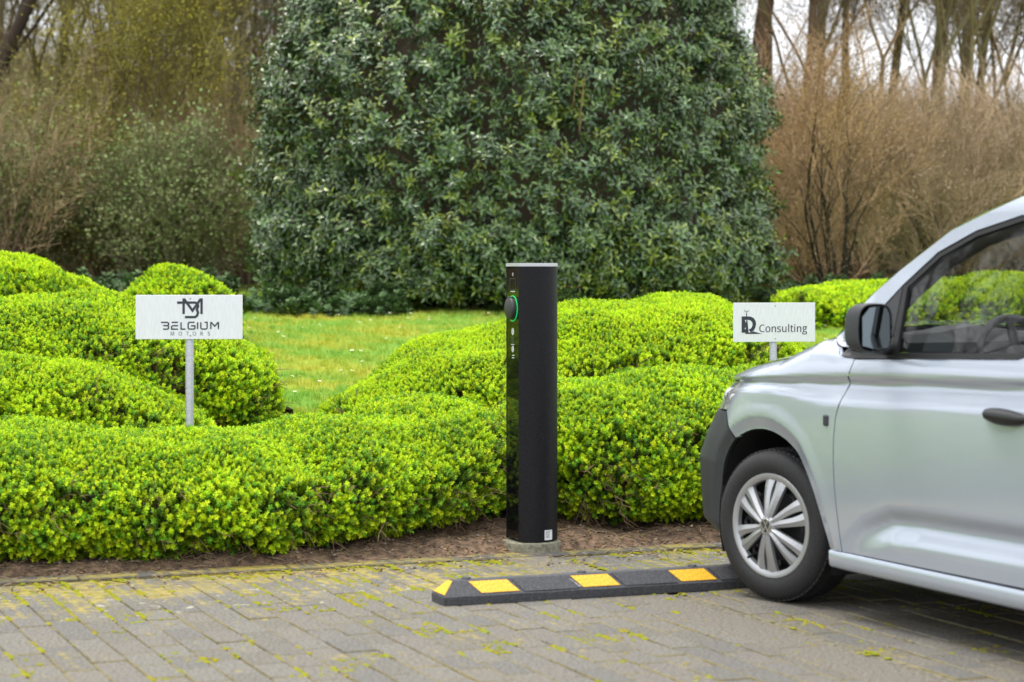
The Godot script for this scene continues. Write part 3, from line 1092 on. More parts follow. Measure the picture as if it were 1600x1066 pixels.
# ---------------------------------------------------------------- the wood
var _spray := {}
func twig_spray(kind: int) -> ArrayMesh:
	if _spray.has(kind):
		return _spray[kind]
	var r := RandomNumberGenerator.new()
	r.seed = 300 + kind
	var s := Shape.new()
	s.colored = true
	var rib := func(a: Vector3, b: Vector3, w0: float, w1: float) -> void:
		var d := (b - a).normalized()
		var x := d.cross(Vector3(r.randf_range(-1, 1), r.randf_range(-1, 1), r.randf_range(-1, 1))).normalized()
		var y := d.cross(x)
		for q in [x, y]:
			s.quad(a - q * w0, a + q * w0, b + q * w1, b - q * w1)
	var bark := Color(1, 1, 1)
	s.tint = bark
	var spine := [Vector3.ZERO]
	for k in 4:
		spine.append(spine[-1] + Vector3(r.randf_range(-0.09, 0.09), 0.3, r.randf_range(-0.09, 0.09)))
	for k in 4:
		rib.call(spine[k], spine[k + 1], 0.006 - k * 0.0011, 0.005 - k * 0.0011)
	for k in 13:
		var t := r.randf_range(0.1, 0.98) * 4.0
		var i := mini(int(t), 3)
		var p: Vector3 = (spine[i] as Vector3).lerp(spine[i + 1], t - i)
		var a := r.randf() * TAU
		var d := Vector3(cos(a) * 0.75, r.randf_range(0.45, 1.1), sin(a) * 0.75).normalized() * r.randf_range(0.22, 0.5)
		s.tint = bark
		rib.call(p, p + d, 0.0035, 0.002)
		for m in 2:
			var q := p + d * r.randf_range(0.35, 0.9)
			var e := (d.normalized() + Vector3(r.randf_range(-0.8, 0.8), r.randf_range(-0.2, 0.8), r.randf_range(-0.8, 0.8))).normalized() * r.randf_range(0.1, 0.24)
			rib.call(q, q + e, 0.0024, 0.0012)
	if kind > 0:
		var lc: Array = [[], [Color(1.25, 1.75, 0.45), 0.032, 46], [Color(0.75, 1.6, 0.6), 0.055, 74], [Color(1.6, 1.4, 0.9), 0.026, 40], [Color(3.4, 3.2, 0.3), 0.042, 80]][kind]
		for k in lc[2]:
			var t := r.randf_range(0.05, 1.0) * 4.0
			var i := mini(int(t), 3)
			var p: Vector3 = (spine[i] as Vector3).lerp(spine[i + 1], t - i) + Vector3(r.randf_range(-0.3, 0.3), r.randf_range(-0.05, 0.3), r.randf_range(-0.3, 0.3))
			var d := Vector3(r.randf_range(-1, 1), r.randf_range(-0.6, 1), r.randf_range(-1, 1)).normalized() * float(lc[1])
			var x := d.cross(Vector3(r.randf_range(-1, 1), r.randf_range(-1, 1), r.randf_range(-1, 1))).normalized() * float(lc[1]) * 0.4
			s.tint = lc[0] * r.randf_range(0.75, 1.25)
			s.tri(p, p + d * 0.5 + x, p + d)
			s.tri(p, p + d, p + d * 0.5 - x)
	_spray[kind] = s.mesh()
	return _spray[kind]


# stems grow from the base, fork and taper; returns the tips for the twigs
func grow(s: Shape, r: RandomNumberGenerator, p: Vector3, d: Vector3, length: float, rad: float, depth: int, tips: Array, wobble: float, sides: int) -> void:
	var pts := [p]
	var rr := [rad]
	var n := 5
	var dir := d
	for k in n:
		dir = (dir + Vector3(r.randf_range(-wobble, wobble), r.randf_range(-wobble * 0.5, wobble * 0.7), r.randf_range(-wobble, wobble))).normalized()
		pts.append(pts[-1] + dir * length / n)
		rr.append(rad * lerpf(1.0, 0.55, (k + 1.0) / n))
	s.tube(pts, rr, sides, depth == 0)
	if depth <= 0:
		for k in range(2, n + 1):
			tips.append([pts[k], dir])
		return
	var kids := 2 + (1 if r.randf() < 0.5 else 0)
	for k in kids:
		var at := n if k == 0 else r.randi_range(2, n)
		var a := r.randf() * TAU
		var spread := 0.28 if k == 0 else 0.75
		var nd := (dir + Vector3(cos(a) * spread, r.randf_range(0.0, 0.35), sin(a) * spread)).normalized()
		grow(s, r, pts[at], nd, length * r.randf_range(0.55, 0.8), rr[at] * (0.95 if k == 0 else 0.6), depth - 1, tips, wobble * 1.15, maxi(sides - 1, 3))


func shrub(called: String, label: String, category: String, group: String, at: Vector3, tall: float, wide: float, stems: int, bark: Color, kind: int, sprays: int, tint: Color, seed_: int, thick := 0.025) -> void:
	var r := RandomNumberGenerator.new()
	r.seed = seed_
	at.y = garden_y(at.x, at.z) - 0.03
	var root := thing(called, label, category, at, 0.0, group)
	var s := Shape.new()
	s.colored = true
	s.tint = bark
	var tips := []
	for k in stems:
		var a := TAU * k / stems + r.randf_range(-0.4, 0.4)
		var lean := r.randf_range(0.15, 0.55) * wide / tall * 1.6
		grow(s, r, Vector3(cos(a) * 0.08, 0, sin(a) * 0.08), Vector3(cos(a) * lean, 1, sin(a) * lean).normalized(), tall * r.randf_range(0.42, 0.55), thick * r.randf_range(0.7, 1.2), 2, tips, 0.14, 5)
	part("stems", s, M.bark, root)
	var w := []
	var t := PackedColorArray()
	for k in sprays:
		var p: Vector3
		var d: Vector3
		if r.randf() < 0.6 and tips.size():
			var e: Array = tips[r.randi() % tips.size()]
			p = e[0]
			d = (e[1] as Vector3) + Vector3(r.randf_range(-0.8, 0.8), r.randf_range(-0.2, 0.5), r.randf_range(-0.8, 0.8))
		else:
			var a := r.randf() * TAU
			var q := sqrt(r.randf())
			var h := r.randf_range(0.0, 0.85)
			p = Vector3(cos(a) * q * wide * (0.45 + 0.55 * h), h * tall * sqrt(1.0 - 0.5 * q * q), sin(a) * q * wide * (0.45 + 0.55 * h))
			d = Vector3(cos(a) * q * 0.7, 1, sin(a) * q * 0.7) + Vector3(r.randf_range(-0.5, 0.5), 0, r.randf_range(-0.5, 0.5))
		w.append(Transform3D(Basis(Quaternion(Vector3.UP, d.normalized())) * Basis(Vector3.UP, r.randf() * TAU) * Basis.from_scale(Vector3.ONE * r.randf_range(0.6, 1.15)), p))
		t.append(tint * r.randf_range(1.0, 2.4))
	scatter("twigs", twig_spray(kind), M.wood_leaf, w, t, root).set_meta("kind", "stuff")


func tree(label: String, group: String, at: Vector3, tall: float, rad: float, lean: Vector3, bark: Color, kind: int, tint: Color, seed_: int, depth := 3) -> void:
	var r := RandomNumberGenerator.new()
	r.seed = seed_
	at.y = garden_y(at.x, at.z) - 0.1
	var root := thing("bare_tree", label, "tree", at, 0.0, group)
	var s := Shape.new()
	s.colored = true
	s.tint = bark
	var tips := []
	var pts := []
	var rr := []
	var p := Vector3.ZERO
	var d := (Vector3.UP + lean).normalized()
	var hgt := tall * (0.5 if depth > 2 else 0.33)
	for k in 9:
		pts.append(p)
		rr.append(rad * lerpf(1.25 if k == 0 else 1.0, 0.6, k / 8.0))
		d = (d + Vector3(r.randf_range(-0.06, 0.06), 0.02, r.randf_range(-0.06, 0.06))).normalized()
		p += d * hgt / 8.0
	s.tube(pts, rr, 9)
	part("trunk", s, M.bark, root)
	for k in 4:
		var c := Shape.new()
		c.colored = true
		c.tint = bark
		var a := k * 1.7 + r.randf()
		grow(c, r, pts[8 - (0 if k < 2 else k)], (d + Vector3(cos(a) * 0.55, 0.2, sin(a) * 0.55)).normalized(), tall * 0.24, rr[8] * (0.85 if k < 2 else 0.45), depth - 1, tips, 0.13, 6)
		part("limb", c, M.bark, root)
	var w := []
	var t := PackedColorArray()
	for e in tips:
		for k in 2:
			var q: Vector3 = (e[1] as Vector3) + Vector3(r.randf_range(-0.7, 0.7), r.randf_range(-0.3, 0.5), r.randf_range(-0.7, 0.7))
			w.append(Transform3D(Basis(Quaternion(Vector3.UP, q.normalized())) * Basis(Vector3.UP, r.randf() * TAU) * Basis.from_scale(Vector3.ONE * r.randf_range(0.9, 1.7)), e[0]))
			t.append(tint * r.randf_range(0.7, 1.3))
	scatter("crown", twig_spray(kind), M.wood_leaf, w, t, root).set_meta("kind", "stuff")


func build_wood() -> void:
	var brown := Color(0.135, 0.098, 0.066)
	var olive := Color(0.125, 0.11, 0.058)
	var tan := Color(0.21, 0.15, 0.10)
	# single trees one can tell apart, left of the evergreen
	tree("dark leaning tree at the top left corner", "", Vector3(-9.35, 0, -33.5), 11.0, 0.14, Vector3(0.34, 0, 0), Color(0.045, 0.032, 0.026), 0, Color(0.06, 0.045, 0.035), 401)
	tree("slim dark tree deep in the left part of the wood", "", Vector3(-7.1, 0, -38.0), 10.0, 0.08, Vector3(0.02, 0, 0), Color(0.06, 0.042, 0.03), 4, Color(0.055, 0.05, 0.025), 402)
	tree("olive barked tree left of the evergreen with a paler one beside it", "", Vector3(-5.2, 0, -37.0), 12.0, 0.11, Vector3(-0.02, 0, 0), olive, 1, Color(0.07, 0.065, 0.035), 403)
	tree("paler slanting tree just left of the evergreen bush", "", Vector3(-5.0, 0, -36.2), 12.0, 0.09, Vector3(0.09, 0, 0), Color(0.10, 0.085, 0.05), 1, Color(0.08, 0.07, 0.04), 404)
	tree("straight brown tree touching the evergreen's left shoulder", "", Vector3(-4.0, 0, -38.0), 13.0, 0.10, Vector3(0.0, 0, 0), brown, 0, brown, 405)
	tree("thick mossy trunk at the top of the left wood", "", Vector3(-6.3, 0, -43.0), 15.0, 0.24, Vector3(0.0, 0, 0), Color(0.085, 0.075, 0.04), 1, Color(0.08, 0.07, 0.04), 406)
	# right of the evergreen
	tree("tall brown tree touching the evergreen's right shoulder", "", Vector3(4.55, 0, -38.0), 14.0, 0.15, Vector3(-0.01, 0, 0), Color(0.12, 0.08, 0.05), 0, tan * 0.9, 407)
	tree("forked brown tree leaning right beside the evergreen", "", Vector3(4.65, 0, -36.5), 9.5, 0.11, Vector3(0.13, 0, 0), Color(0.11, 0.075, 0.048), 0, tan * 0.9, 408)
	tree("thin straight tree second from the forked one", "", Vector3(6.3, 0, -41.0), 14.0, 0.10, Vector3(0.0, 0, 0), Color(0.13, 0.095, 0.06), 0, tan, 409)
	tree("mossy straight tree third from the forked one", "", Vector3(7.3, 0, -43.0), 14.0, 0.12, Vector3(0.01, 0, 0), Color(0.10, 0.088, 0.05), 1, Color(0.10, 0.09, 0.05), 410)
	tree("greenish tree with fresh leaves at the upper right", "", Vector3(10.0, 0, -47.0), 13.0, 0.12, Vector3(-0.02, 0, 0), Color(0.09, 0.085, 0.045), 1, Color(0.09, 0.11, 0.04), 411)
	# more trunks behind, hard to tell apart
	var r := RandomNumberGenerator.new()
	r.seed = 420
	var spots := []
	for k in 26:
		spots.append([Vector3(lerpf(-21.0, 21.0, (k + r.randf()) / 26.0), 0, -r.randf_range(44.0, 66.0)), ("thin bare trunk far back in the wood left of the evergreen" if k < 13 else "thin bare trunk far back in the wood right of the evergreen"), ("bare trunks far back on the left" if k < 13 else "bare trunks far back on the right")])
	for k in 12:
		spots.append([Vector3(-9.0 - k * 1.5 + r.randf_range(-1.0, 1.0), 0, -r.randf_range(12.0, 24.0)), "bare tree of the wood beyond the left edge of the picture", "bare trees beyond the left edge"])
	# slender mossy poles nearer the edge of the wood
	for k in 46:
		var left := k < 28
		var x := lerpf(-11.5, -4.2, (k + r.randf()) / 28.0) if left else lerpf(5.0, 13.5, (k - 28 + r.randf()) / 18.0)
		tree("slender mossy pole tree in the wood " + ("left of the evergreen" if left else "right of the evergreen"), "slender pole trees on the " + ("left" if left else "right"), Vector3(x, 0, -r.randf_range(35.0, 50.0)), r.randf_range(9.0, 13.0), r.randf_range(0.035, 0.085), Vector3(r.randf_range(-0.12, 0.12), 0, r.randf_range(-0.05, 0.05)),
			[Color(0.20, 0.17, 0.085), Color(0.17, 0.155, 0.075), Color(0.22, 0.165, 0.11)][r.randi() % 3], [0, 0, 1][r.randi() % 3] if left else [0, 1, 3][r.randi() % 3], Color(0.27, 0.235, 0.125) if left else Color(0.30, 0.235, 0.16), r.randi(), 2)
	for e in spots:
		var b: Color = [brown, olive, tan, Color(0.07, 0.05, 0.036)][r.randi() % 4]
		tree(e[1], e[2], e[0], r.randf_range(11.0, 16.0), r.randf_range(0.07, 0.19), Vector3(r.randf_range(-0.08, 0.08), 0, 0), b, [0, 0, 1][r.randi() % 3], b * 1.1, r.randi())
	# shrubs one can tell apart
	shrub("bare_shrub", "dark many stemmed bare shrub behind the boxy hedge", "shrub", "", Vector3(4.38, 0, -29.6), 2.7, 1.0, 9, Color(0.035, 0.034, 0.022), 3, 130, Color(0.240, 0.165, 0.090), 501, 0.024)
	shrub("bare_shrub", "brownish bare shrub at the left edge above the hedges", "shrub", "", Vector3(-7.3, 0, -30.5), 2.3, 1.4, 8, Color(0.16, 0.10, 0.075), 3, 110, Color(0.22, 0.165, 0.10), 502)
	shrub("leafy_shrub", "grey green leafy shrub left of the evergreen's foot", "shrub", "", Vector3(-4.9, 0, -31.5), 1.5, 1.5, 8, olive, 2, 260, Color(0.16, 0.15, 0.09), 503)
	shrub("leafy_shrub", "dull green leafy shrub behind the hedge farthest left", "shrub", "", Vector3(-7.4, 0, -32.0), 1.4, 1.6, 8, olive, 2, 260, Color(0.13, 0.125, 0.065), 504)
	shrub("leafy_shrub", "olive shrub between the two grey green ones", "shrub", "", Vector3(-6.1, 0, -32.6), 1.6, 1.5, 8, olive, 2, 230, Color(0.19, 0.15, 0.06), 505)
	shrub("bare_shrub", "dry brown shrub close at the evergreen's left side", "shrub", "", Vector3(-4.0, 0, -33.0), 1.9, 0.9, 7, brown, 3, 200, Color(0.19, 0.14, 0.08), 506)
	shrub("flowering_shrub", "shrub with yellow spring blossom high in the left wood", "shrub", "", Vector3(-5.8, 0, -33.8), 5.0, 1.7, 7, brown, 4, 240, Color(0.17, 0.15, 0.05), 507, 0.03)
	shrub("bare_shrub", "tall tan bare shrub right of the dark stemmed one", "shrub", "", Vector3(6.6, 0, -33.0), 2.4, 1.8, 12, Color(0.10, 0.08, 0.05), 3, 330, Color(0.27, 0.205, 0.145), 508)
	shrub("bare_shrub", "broad tan bare shrub above the van's windscreen", "shrub", "", Vector3(9.0, 0, -34.0), 2.8, 2.1, 14, Color(0.10, 0.08, 0.05), 3, 400, Color(0.27, 0.21, 0.15), 509)
	shrub("bare_shrub", "tan brown bare shrub between the evergreen and the dark stemmed shrub", "shrub", "", Vector3(4.6, 0, -33.5), 2.4, 1.5, 10, Color(0.11, 0.07, 0.045), 3, 330, Color(0.27, 0.185, 0.125), 510)
	# thickets that read as one mass
	var group := "undergrowth of the wood"
	for k in 20:
		var x := lerpf(-17.0, -3.2, (k + r.randf()) / 20.0)
		var kind: int = [1, 2, 1, 3][r.randi() % 4]
		shrub("undergrowth_shrub", "olive brown undergrowth shrub in the wood left of the evergreen", "shrub", group + " on the left", Vector3(x, 0, -r.randf_range(34.0, 46.0)), r.randf_range(1.5, 2.7), r.randf_range(1.4, 2.3), 7, brown, kind, 190, Color(0.22, 0.20, 0.085).lerp(Color(0.24, 0.19, 0.11), r.randf()), 520 + k)
	for k in 20:
		var x := lerpf(3.4, 17.0, (k + r.randf()) / 20.0)
		shrub("undergrowth_shrub", "tan leafless undergrowth shrub in the wood right of the evergreen", "shrub", group + " on the right", Vector3(x, 0, -r.randf_range(36.0, 48.0)), r.randf_range(0.9, 2.3), r.randf_range(1.2, 2.2), 7, Color(0.11, 0.08, 0.055), [3, 3, 1][r.randi() % 3], 260, Color(0.29, 0.235, 0.17).lerp(Color(0.25, 0.24, 0.135), r.randf()), 560 + k)
	# the depth of the wood: far twigs and young growth that read as one mass
	for e in [["far thicket of grey olive twigs deep in the left wood", -34.0, -2.0, 3.2, 1, Color(0.32, 0.28, 0.15)], ["far thicket of tan twigs deep in the right wood", 2.0, 34.0, 1.6, 3, Color(0.31, 0.26, 0.19)]]:
		var w := []
		var t := PackedColorArray()
		for k in 7000:
			var x: float = r.randf_range(e[1], e[2])
			var z := -r.randf_range(50.0, 92.0)
			w.append(Transform3D(Basis.from_euler(Vector3(r.randf_range(-0.5, 0.5), r.randf() * TAU, r.randf_range(-0.5, 0.5))) * Basis.from_scale(Vector3.ONE * r.randf_range(1.4, 2.6)), Vector3(x, garden_y(x, z) - 0.3 + pow(r.randf(), 1.3) * e[3], z)))
			t.append((e[5] as Color) * r.randf_range(0.6, 1.3))
		tag(scatter("far_thicket", twig_spray(e[4]), M.wood_leaf, w, t, self), e[0], "thicket", "", "stuff")
	# low ivy along the evergreen's foot and the edge of the wood
	var ivy := shoot(90, 9, 0.09, 0.075, 0.45, Color(0.07, 0.14, 0.04), Color(0.03, 0.07, 0.02), 0.5, 0.4)
	for e in [["low ivy along the left foot of the evergreen bush", -3.6, -1.2, -24.4, 0.45, 420], ["ivy and low leaves at the right edge of the lawn", 3.2, 7.5, -29.6, 1.3, 2200], ["ivy on the ground at the left edge of the wood", -9.5, -3.6, -27.5, 1.2, 2200]]:
		var w := []
		var t := PackedColorArray()
		for k in e[5]:
			var x: float = r.randf_range(e[1], e[2])
			var z: float = e[3] + r.randf_range(-1.0, 1.0) * e[4] + (-0.4 * absf(x + 2.2) if e[1] == -3.6 else 0.0)
			var h: float = maxf(0.0, 0.16 + 0.3 * soft_noise.get_noise_2d(x * 4.0, z * 4.0))
			w.append(Transform3D(Basis.from_euler(Vector3(r.randf_range(-0.6, 0.6), r.randf() * TAU, r.randf_range(-0.6, 0.6))) * Basis.from_scale(Vector3.ONE * r.randf_range(0.7, 1.3)), Vector3(x, garden_y(x, z) + r.randf() * h, z)))
			var q := r.randf_range(0.7, 1.3)
			t.append(Color(q * 1.1, q, q * 1.2))
		tag(scatter("ivy", ivy, M.wood_leaf, w, t, self), e[0], "ivy", "", "stuff")


func build_lawn_plants() -> void:
	var r := RandomNumberGenerator.new()
	r.seed = 700
	var tuft := Shape.new()
	tuft.colored = true
	for k in 12:
		var a := r.randf() * TAU
		var b := Vector3(cos(a) * r.randf() * 0.03, 0, sin(a) * r.randf() * 0.03)
		var tip := b + Vector3(cos(a) * 0.018, r.randf_range(0.02, 0.045), sin(a) * 0.018)
		var x := Vector3(-sin(a), 0, cos(a)) * 0.0022
		tuft.tint = Color(1, 1, 1) * r.randf_range(0.8, 1.2)
		tuft.tri(b - x, b + x, tip)
	var w := []
	var t := PackedColorArray()
	for k in 52000:
		var d := 12.6 + pow(r.randf(), 1.15) * 17.0
		var x := r.randf_range(-0.17, 0.19) * d
		var p := Vector3(x, 0, -d)
		p.y = garden_y(p.x, p.z) - 0.003
		if p.y < 0.1:
			continue
		var m := clampf(0.5 + mid_noise.get_noise_2d(p.x * 0.9 + 9.0, p.z * 0.9) * 1.3 + r.randf_range(-0.2, 0.2), 0.0, 1.0)
		if m > 0.72 and r.randf() < 0.5:
			continue
		w.append(Transform3D(Basis.from_euler(Vector3(0, r.randf() * TAU, 0)) * Basis.from_scale(Vector3.ONE * r.randf_range(0.7, 1.5)), p))
		t.append(Color(0.25, 0.48, 0.07).lerp(Color(0.50, 0.50, 0.055), m))
	tag(scatter("grass", tuft.mesh(), M.grass, w, t, self), "short spring grass of the lawn between the hedges", "grass", "", "stuff")
	var daisy := Shape.new()
	daisy.colored = true
	daisy.tint = Color(0.8, 0.8, 0.76)
	for k in 9:
		var a := TAU * k / 9.0
		var e := TAU * (k + 0.75) / 9.0
		daisy.tri(Vector3(0, 0.045, 0), Vector3(cos(e) * 0.013, 0.048, -sin(e) * 0.013) , Vector3(cos(a) * 0.013, 0.048, -sin(a) * 0.013))
	daisy.tint = Color(0.6, 0.45, 0.03)
	daisy.lathe(Transform3D(), [Vector2(0, 0.051), Vector2(0.003, 0.05), Vector2(0.0045, 0.046)], 6)
	daisy.tint = Color(0.08, 0.15, 0.03)
	daisy.tube([Vector3.ZERO, Vector3(0.002, 0.045, 0)], [0.001, 0.001], 3, false)
	w = []
	t = PackedColorArray()
	for k in 150:
		var d := r.randf_range(14.0, 25.0)
		var p := Vector3(r.randf_range(-0.13, -0.01) * d, 0, -d)
		if k % 4 == 0:
			p.x = r.randf_range(0.1, 0.17) * d
		p.y = garden_y(p.x, p.z)
		w.append(Transform3D(Basis.from_euler(Vector3(0.25, r.randf() * TAU, 0)) * Basis.from_scale(Vector3.ONE * r.randf_range(0.9, 1.5)), p))
		t.append(Color.WHITE)
	tag(scatter("daisies", daisy.mesh(), M.litter, w, t, self), "small white daisies dotted over the lawn", "daisies", "", "stuff")


# ---------------------------------------------------------------- the van
# Van frame: x runs rearwards from the front axle, y up, z out of the near side (0 at the widest point of the flank).
func curve_y(list: Array, x: float) -> float:
	if x <= list[0].x:
		return list[0].y
	for k in list.size() - 1:
		if x <= list[k + 1].x:
			return lerpf(list[k].y, list[k + 1].y, (x - list[k].x) / (list[k + 1].x - list[k].x))
	return list[list.size() - 1].y


func spline(pts: Array, per := 6) -> PackedVector2Array:
	var o := PackedVector2Array()
	for k in pts.size() - 1:
		var a: Vector2 = pts[maxi(k - 1, 0)]
		var b: Vector2 = pts[k]
		var c: Vector2 = pts[k + 1]
		var d: Vector2 = pts[mini(k + 2, pts.size() - 1)]
		for m in per:
			o.append(b.cubic_interpolate(c, a, d, float(m) / per))
	o.append(pts[pts.size() - 1])
	return o


var arch_front := PackedVector2Array()
var arch_rear := PackedVector2Array()
var shoulder := [Vector2(-0.9, 0.90), Vector2(-0.305, 0.925), Vector2(0.533, 0.963), Vector2(1.654, 0.993), Vector2(3.6, 1.03)]
var hood_line := [Vector2(-0.9, 0.84), Vector2(-0.6, 0.935), Vector2(-0.45, 0.975), Vector2(-0.3, 1.003), Vector2(-0.17, 1.023), Vector2(0.0, 1.047), Vector2(0.105, 1.085), Vector2(0.27, 1.14), Vector2(0.5, 1.2)]
var nose_back := [Vector2(0.0, 0.30), Vector2(0.2, 0.22), Vector2(0.24, 0.12), Vector2(0.29, 0.01), Vector2(0.57, 0.0), Vector2(0.677, 0.07), Vector2(0.783, 0.154), Vector2(0.93, 0.265), Vector2(1.05, 0.34)]


func arch_gap(x: float, y: float) -> float:
	var best := 9.0
	var line := arch_front if x < 1.3 else arch_rear
	var p := Vector2(x, y)
	for k in line.size() - 1:
		var q := Geometry2D.get_closest_point_to_segment(p, line[k], line[k + 1])
		best = minf(best, q.distance_squared_to(p))
	return sqrt(best)


# how far the flank stands out at (x, y)
func flank(x: float, y: float) -> float:
	var ys := curve_y(shoulder, x)
	var z := -0.010 * pow((y - 0.66) / 0.3, 2.0) if y < 0.96 else -0.010
	# shoulder: a soft groove, its lower bank wide on the door and narrow on the wing
	var w := lerpf(0.035, 0.095, smoothstep(-0.1, 0.45, x))
	if y > ys:
		z -= 0.022 * exp(-pow((y - ys) / 0.015, 2.0))
		var top := 1.075
		if x < 0.55:
			top = lerpf(minf(curve_y(hood_line, x), 1.13), 1.075, smoothstep(0.3, 0.55, x))
		var k := clampf((y - ys - 0.02) / maxf(top - ys - 0.02, 0.02), 0.0, 1.0)
		var roll := lerpf(0.115, 0.02, smoothstep(0.25, 0.62, x))
		z -= roll * (1.0 - sqrt(maxf(1.0 - k * k, 0.0)))
		if y > 1.08:
			z -= (y - 1.08) * 0.26
			var r := clampf((y - 1.62) / 0.16, 0.0, 1.0)
			z -= 0.07 * r * r
	else:
		z -= 0.022 * (1.0 - smoothstep(0.0, w, ys - y))
	# lower door crease
	if x > 0.42 and x < 2.4:
		var yc := curve_y([Vector2(0.42, 0.24), Vector2(0.52, 0.29), Vector2(0.64, 0.375), Vector2(0.83, 0.435), Vector2(1.0, 0.443), Vector2(2.3, 0.452)], x)
		var amp := 0.031 * smoothstep(0.46, 0.9, x) * (1.0 - smoothstep(2.2, 2.4, x))
		if y > yc:
			z -= amp * exp(-pow((y - yc) / 0.035, 2.0))
		else:
			z -= amp * (1.0 - smoothstep(0.0, 0.11, yc - y))
	# rim of the wheel arches
	if y < 0.85:
		var g := arch_gap(x, y)
		z -= 0.017 * (1.0 - smoothstep(-0.02, 0.06, g))
		z += 0.003 * smoothstep(0.035, 0.06, g) * (1.0 - smoothstep(0.06, 0.13, g))
	# nose and tail round in plan
	var t := -x - 0.2 + curve_y(nose_back, y)
	if t > 0.0:
		z -= 0.548 * t * t * t
	if x > 3.3:
		z -= 0.9 * pow(x - 3.3, 2.5)
	return z


func flank_normal(x: float, y: float) -> Vector3:
	var e := 0.004
	var zx := (flank(x + e, y) - flank(x - e, y)) / (2.0 * e)
	var zy := (flank(x, y + e) - flank(x, y - e)) / (2.0 * e)
	return Vector3(-zx, -zy, 1.0).normalized()


# a body panel: outline in side view laid on the flank, with turned-in edges; the far side is its mirror image
func panel(outline: PackedVector2Array, out := 0.0, mirrored := false, cell := 0.024, lip := 0.018) -> Shape:
	var s := Shape.new()
	var lo := outline[0]
	var hi := outline[0]
	for p in outline:
		lo = lo.min(p)
		hi = hi.max(p)
	var cache := {}
	var point := func(p: Vector2) -> Array:
		var key := Vector2i(roundi(p.x * 20000.0), roundi(p.y * 20000.0))
		if not cache.has(key):
			var z := flank(p.x, p.y) + out
			var n := flank_normal(p.x, p.y)
			if mirrored:
				z = -BODY_WIDTH - z
				n.z = -n.z
			cache[key] = [Vector3(p.x, p.y, z), n]
		return cache[key]
	var x := floorf(lo.x / cell) * cell
	while x < hi.x:
		var y := floorf(lo.y / cell) * cell
		while y < hi.y:
			var sq := PackedVector2Array([Vector2(x, y), Vector2(x + cell, y), Vector2(x + cell, y + cell), Vector2(x, y + cell)])
			var pieces := Geometry2D.intersect_polygons(sq, outline)
			for q in pieces:
				var idx := Geometry2D.triangulate_polygon(q)
				for k in range(0, idx.size(), 3):
					var a: Array = point.call(q[idx[k]])
					var b: Array = point.call(q[idx[k + 1]])
					var c: Array = point.call(q[idx[k + 2]])
					s.tri_s(a[0], b[0], c[0], a[1], b[1], c[1])
			y += cell
		x += cell
	var inward := Vector3(0, 0, lip if mirrored else -lip)
	var ccw := not Geometry2D.is_polygon_clockwise(outline)
	for k in outline.size():
		var a := outline[k]
		var b := outline[(k + 1) % outline.size()]
		var m := maxi(1, int(a.distance_to(b) / 0.04))
		for j in m:
			var p: Vector3 = point.call(a.lerp(b, float(j) / m))[0]
			var q: Vector3 = point.call(a.lerp(b, float(j + 1) / m))[0]
			if ccw != mirrored:
				s.quad(p + inward, q + inward, q, p)
			else:
				s.quad(p, q, q + inward, p + inward)
	return s


# sweeps a line given on the near side across to its mirror image; lift pushes the middle out along push
func across(line: Array, push: Array, from: float, to: float, steps: int, power := 2.6) -> Shape:
	var s := Shape.new()
	var at := func(k: int, w: float) -> Vector3:
		var p: Vector3 = line[k]
		var z := lerpf(p.z, -BODY_WIDTH - p.z, w)
		return Vector3(p.x, p.y, z) + (push[k] as Vector3) * (1.0 - pow(absf(2.0 * w - 1.0), power))
	var grid := []
	for k in line.size():
		var row := []
		for j in steps + 1:
			row.append(at.call(k, lerpf(from, to, float(j) / steps)))
		grid.append(row)
	var nrm := func(k: int, j: int) -> Vector3:
		var a: Vector3 = grid[mini(k + 1, line.size() - 1)][j] - grid[maxi(k - 1, 0)][j]
		var b: Vector3 = grid[k][mini(j + 1, steps)] - grid[k][maxi(j - 1, 0)]
		var n := a.cross(b).normalized()
		return n if n.y > 0 or (absf(n.y) < 0.02 and n.x < 0) else -n
	for k in line.size() - 1:
		for j in steps:
			s.quad_s(grid[k][j], grid[k + 1][j], grid[k + 1][j + 1], grid[k][j + 1], nrm.call(k, j), nrm.call(k + 1, j), nrm.call(k + 1, j + 1), nrm.call(k, j + 1))
	return s


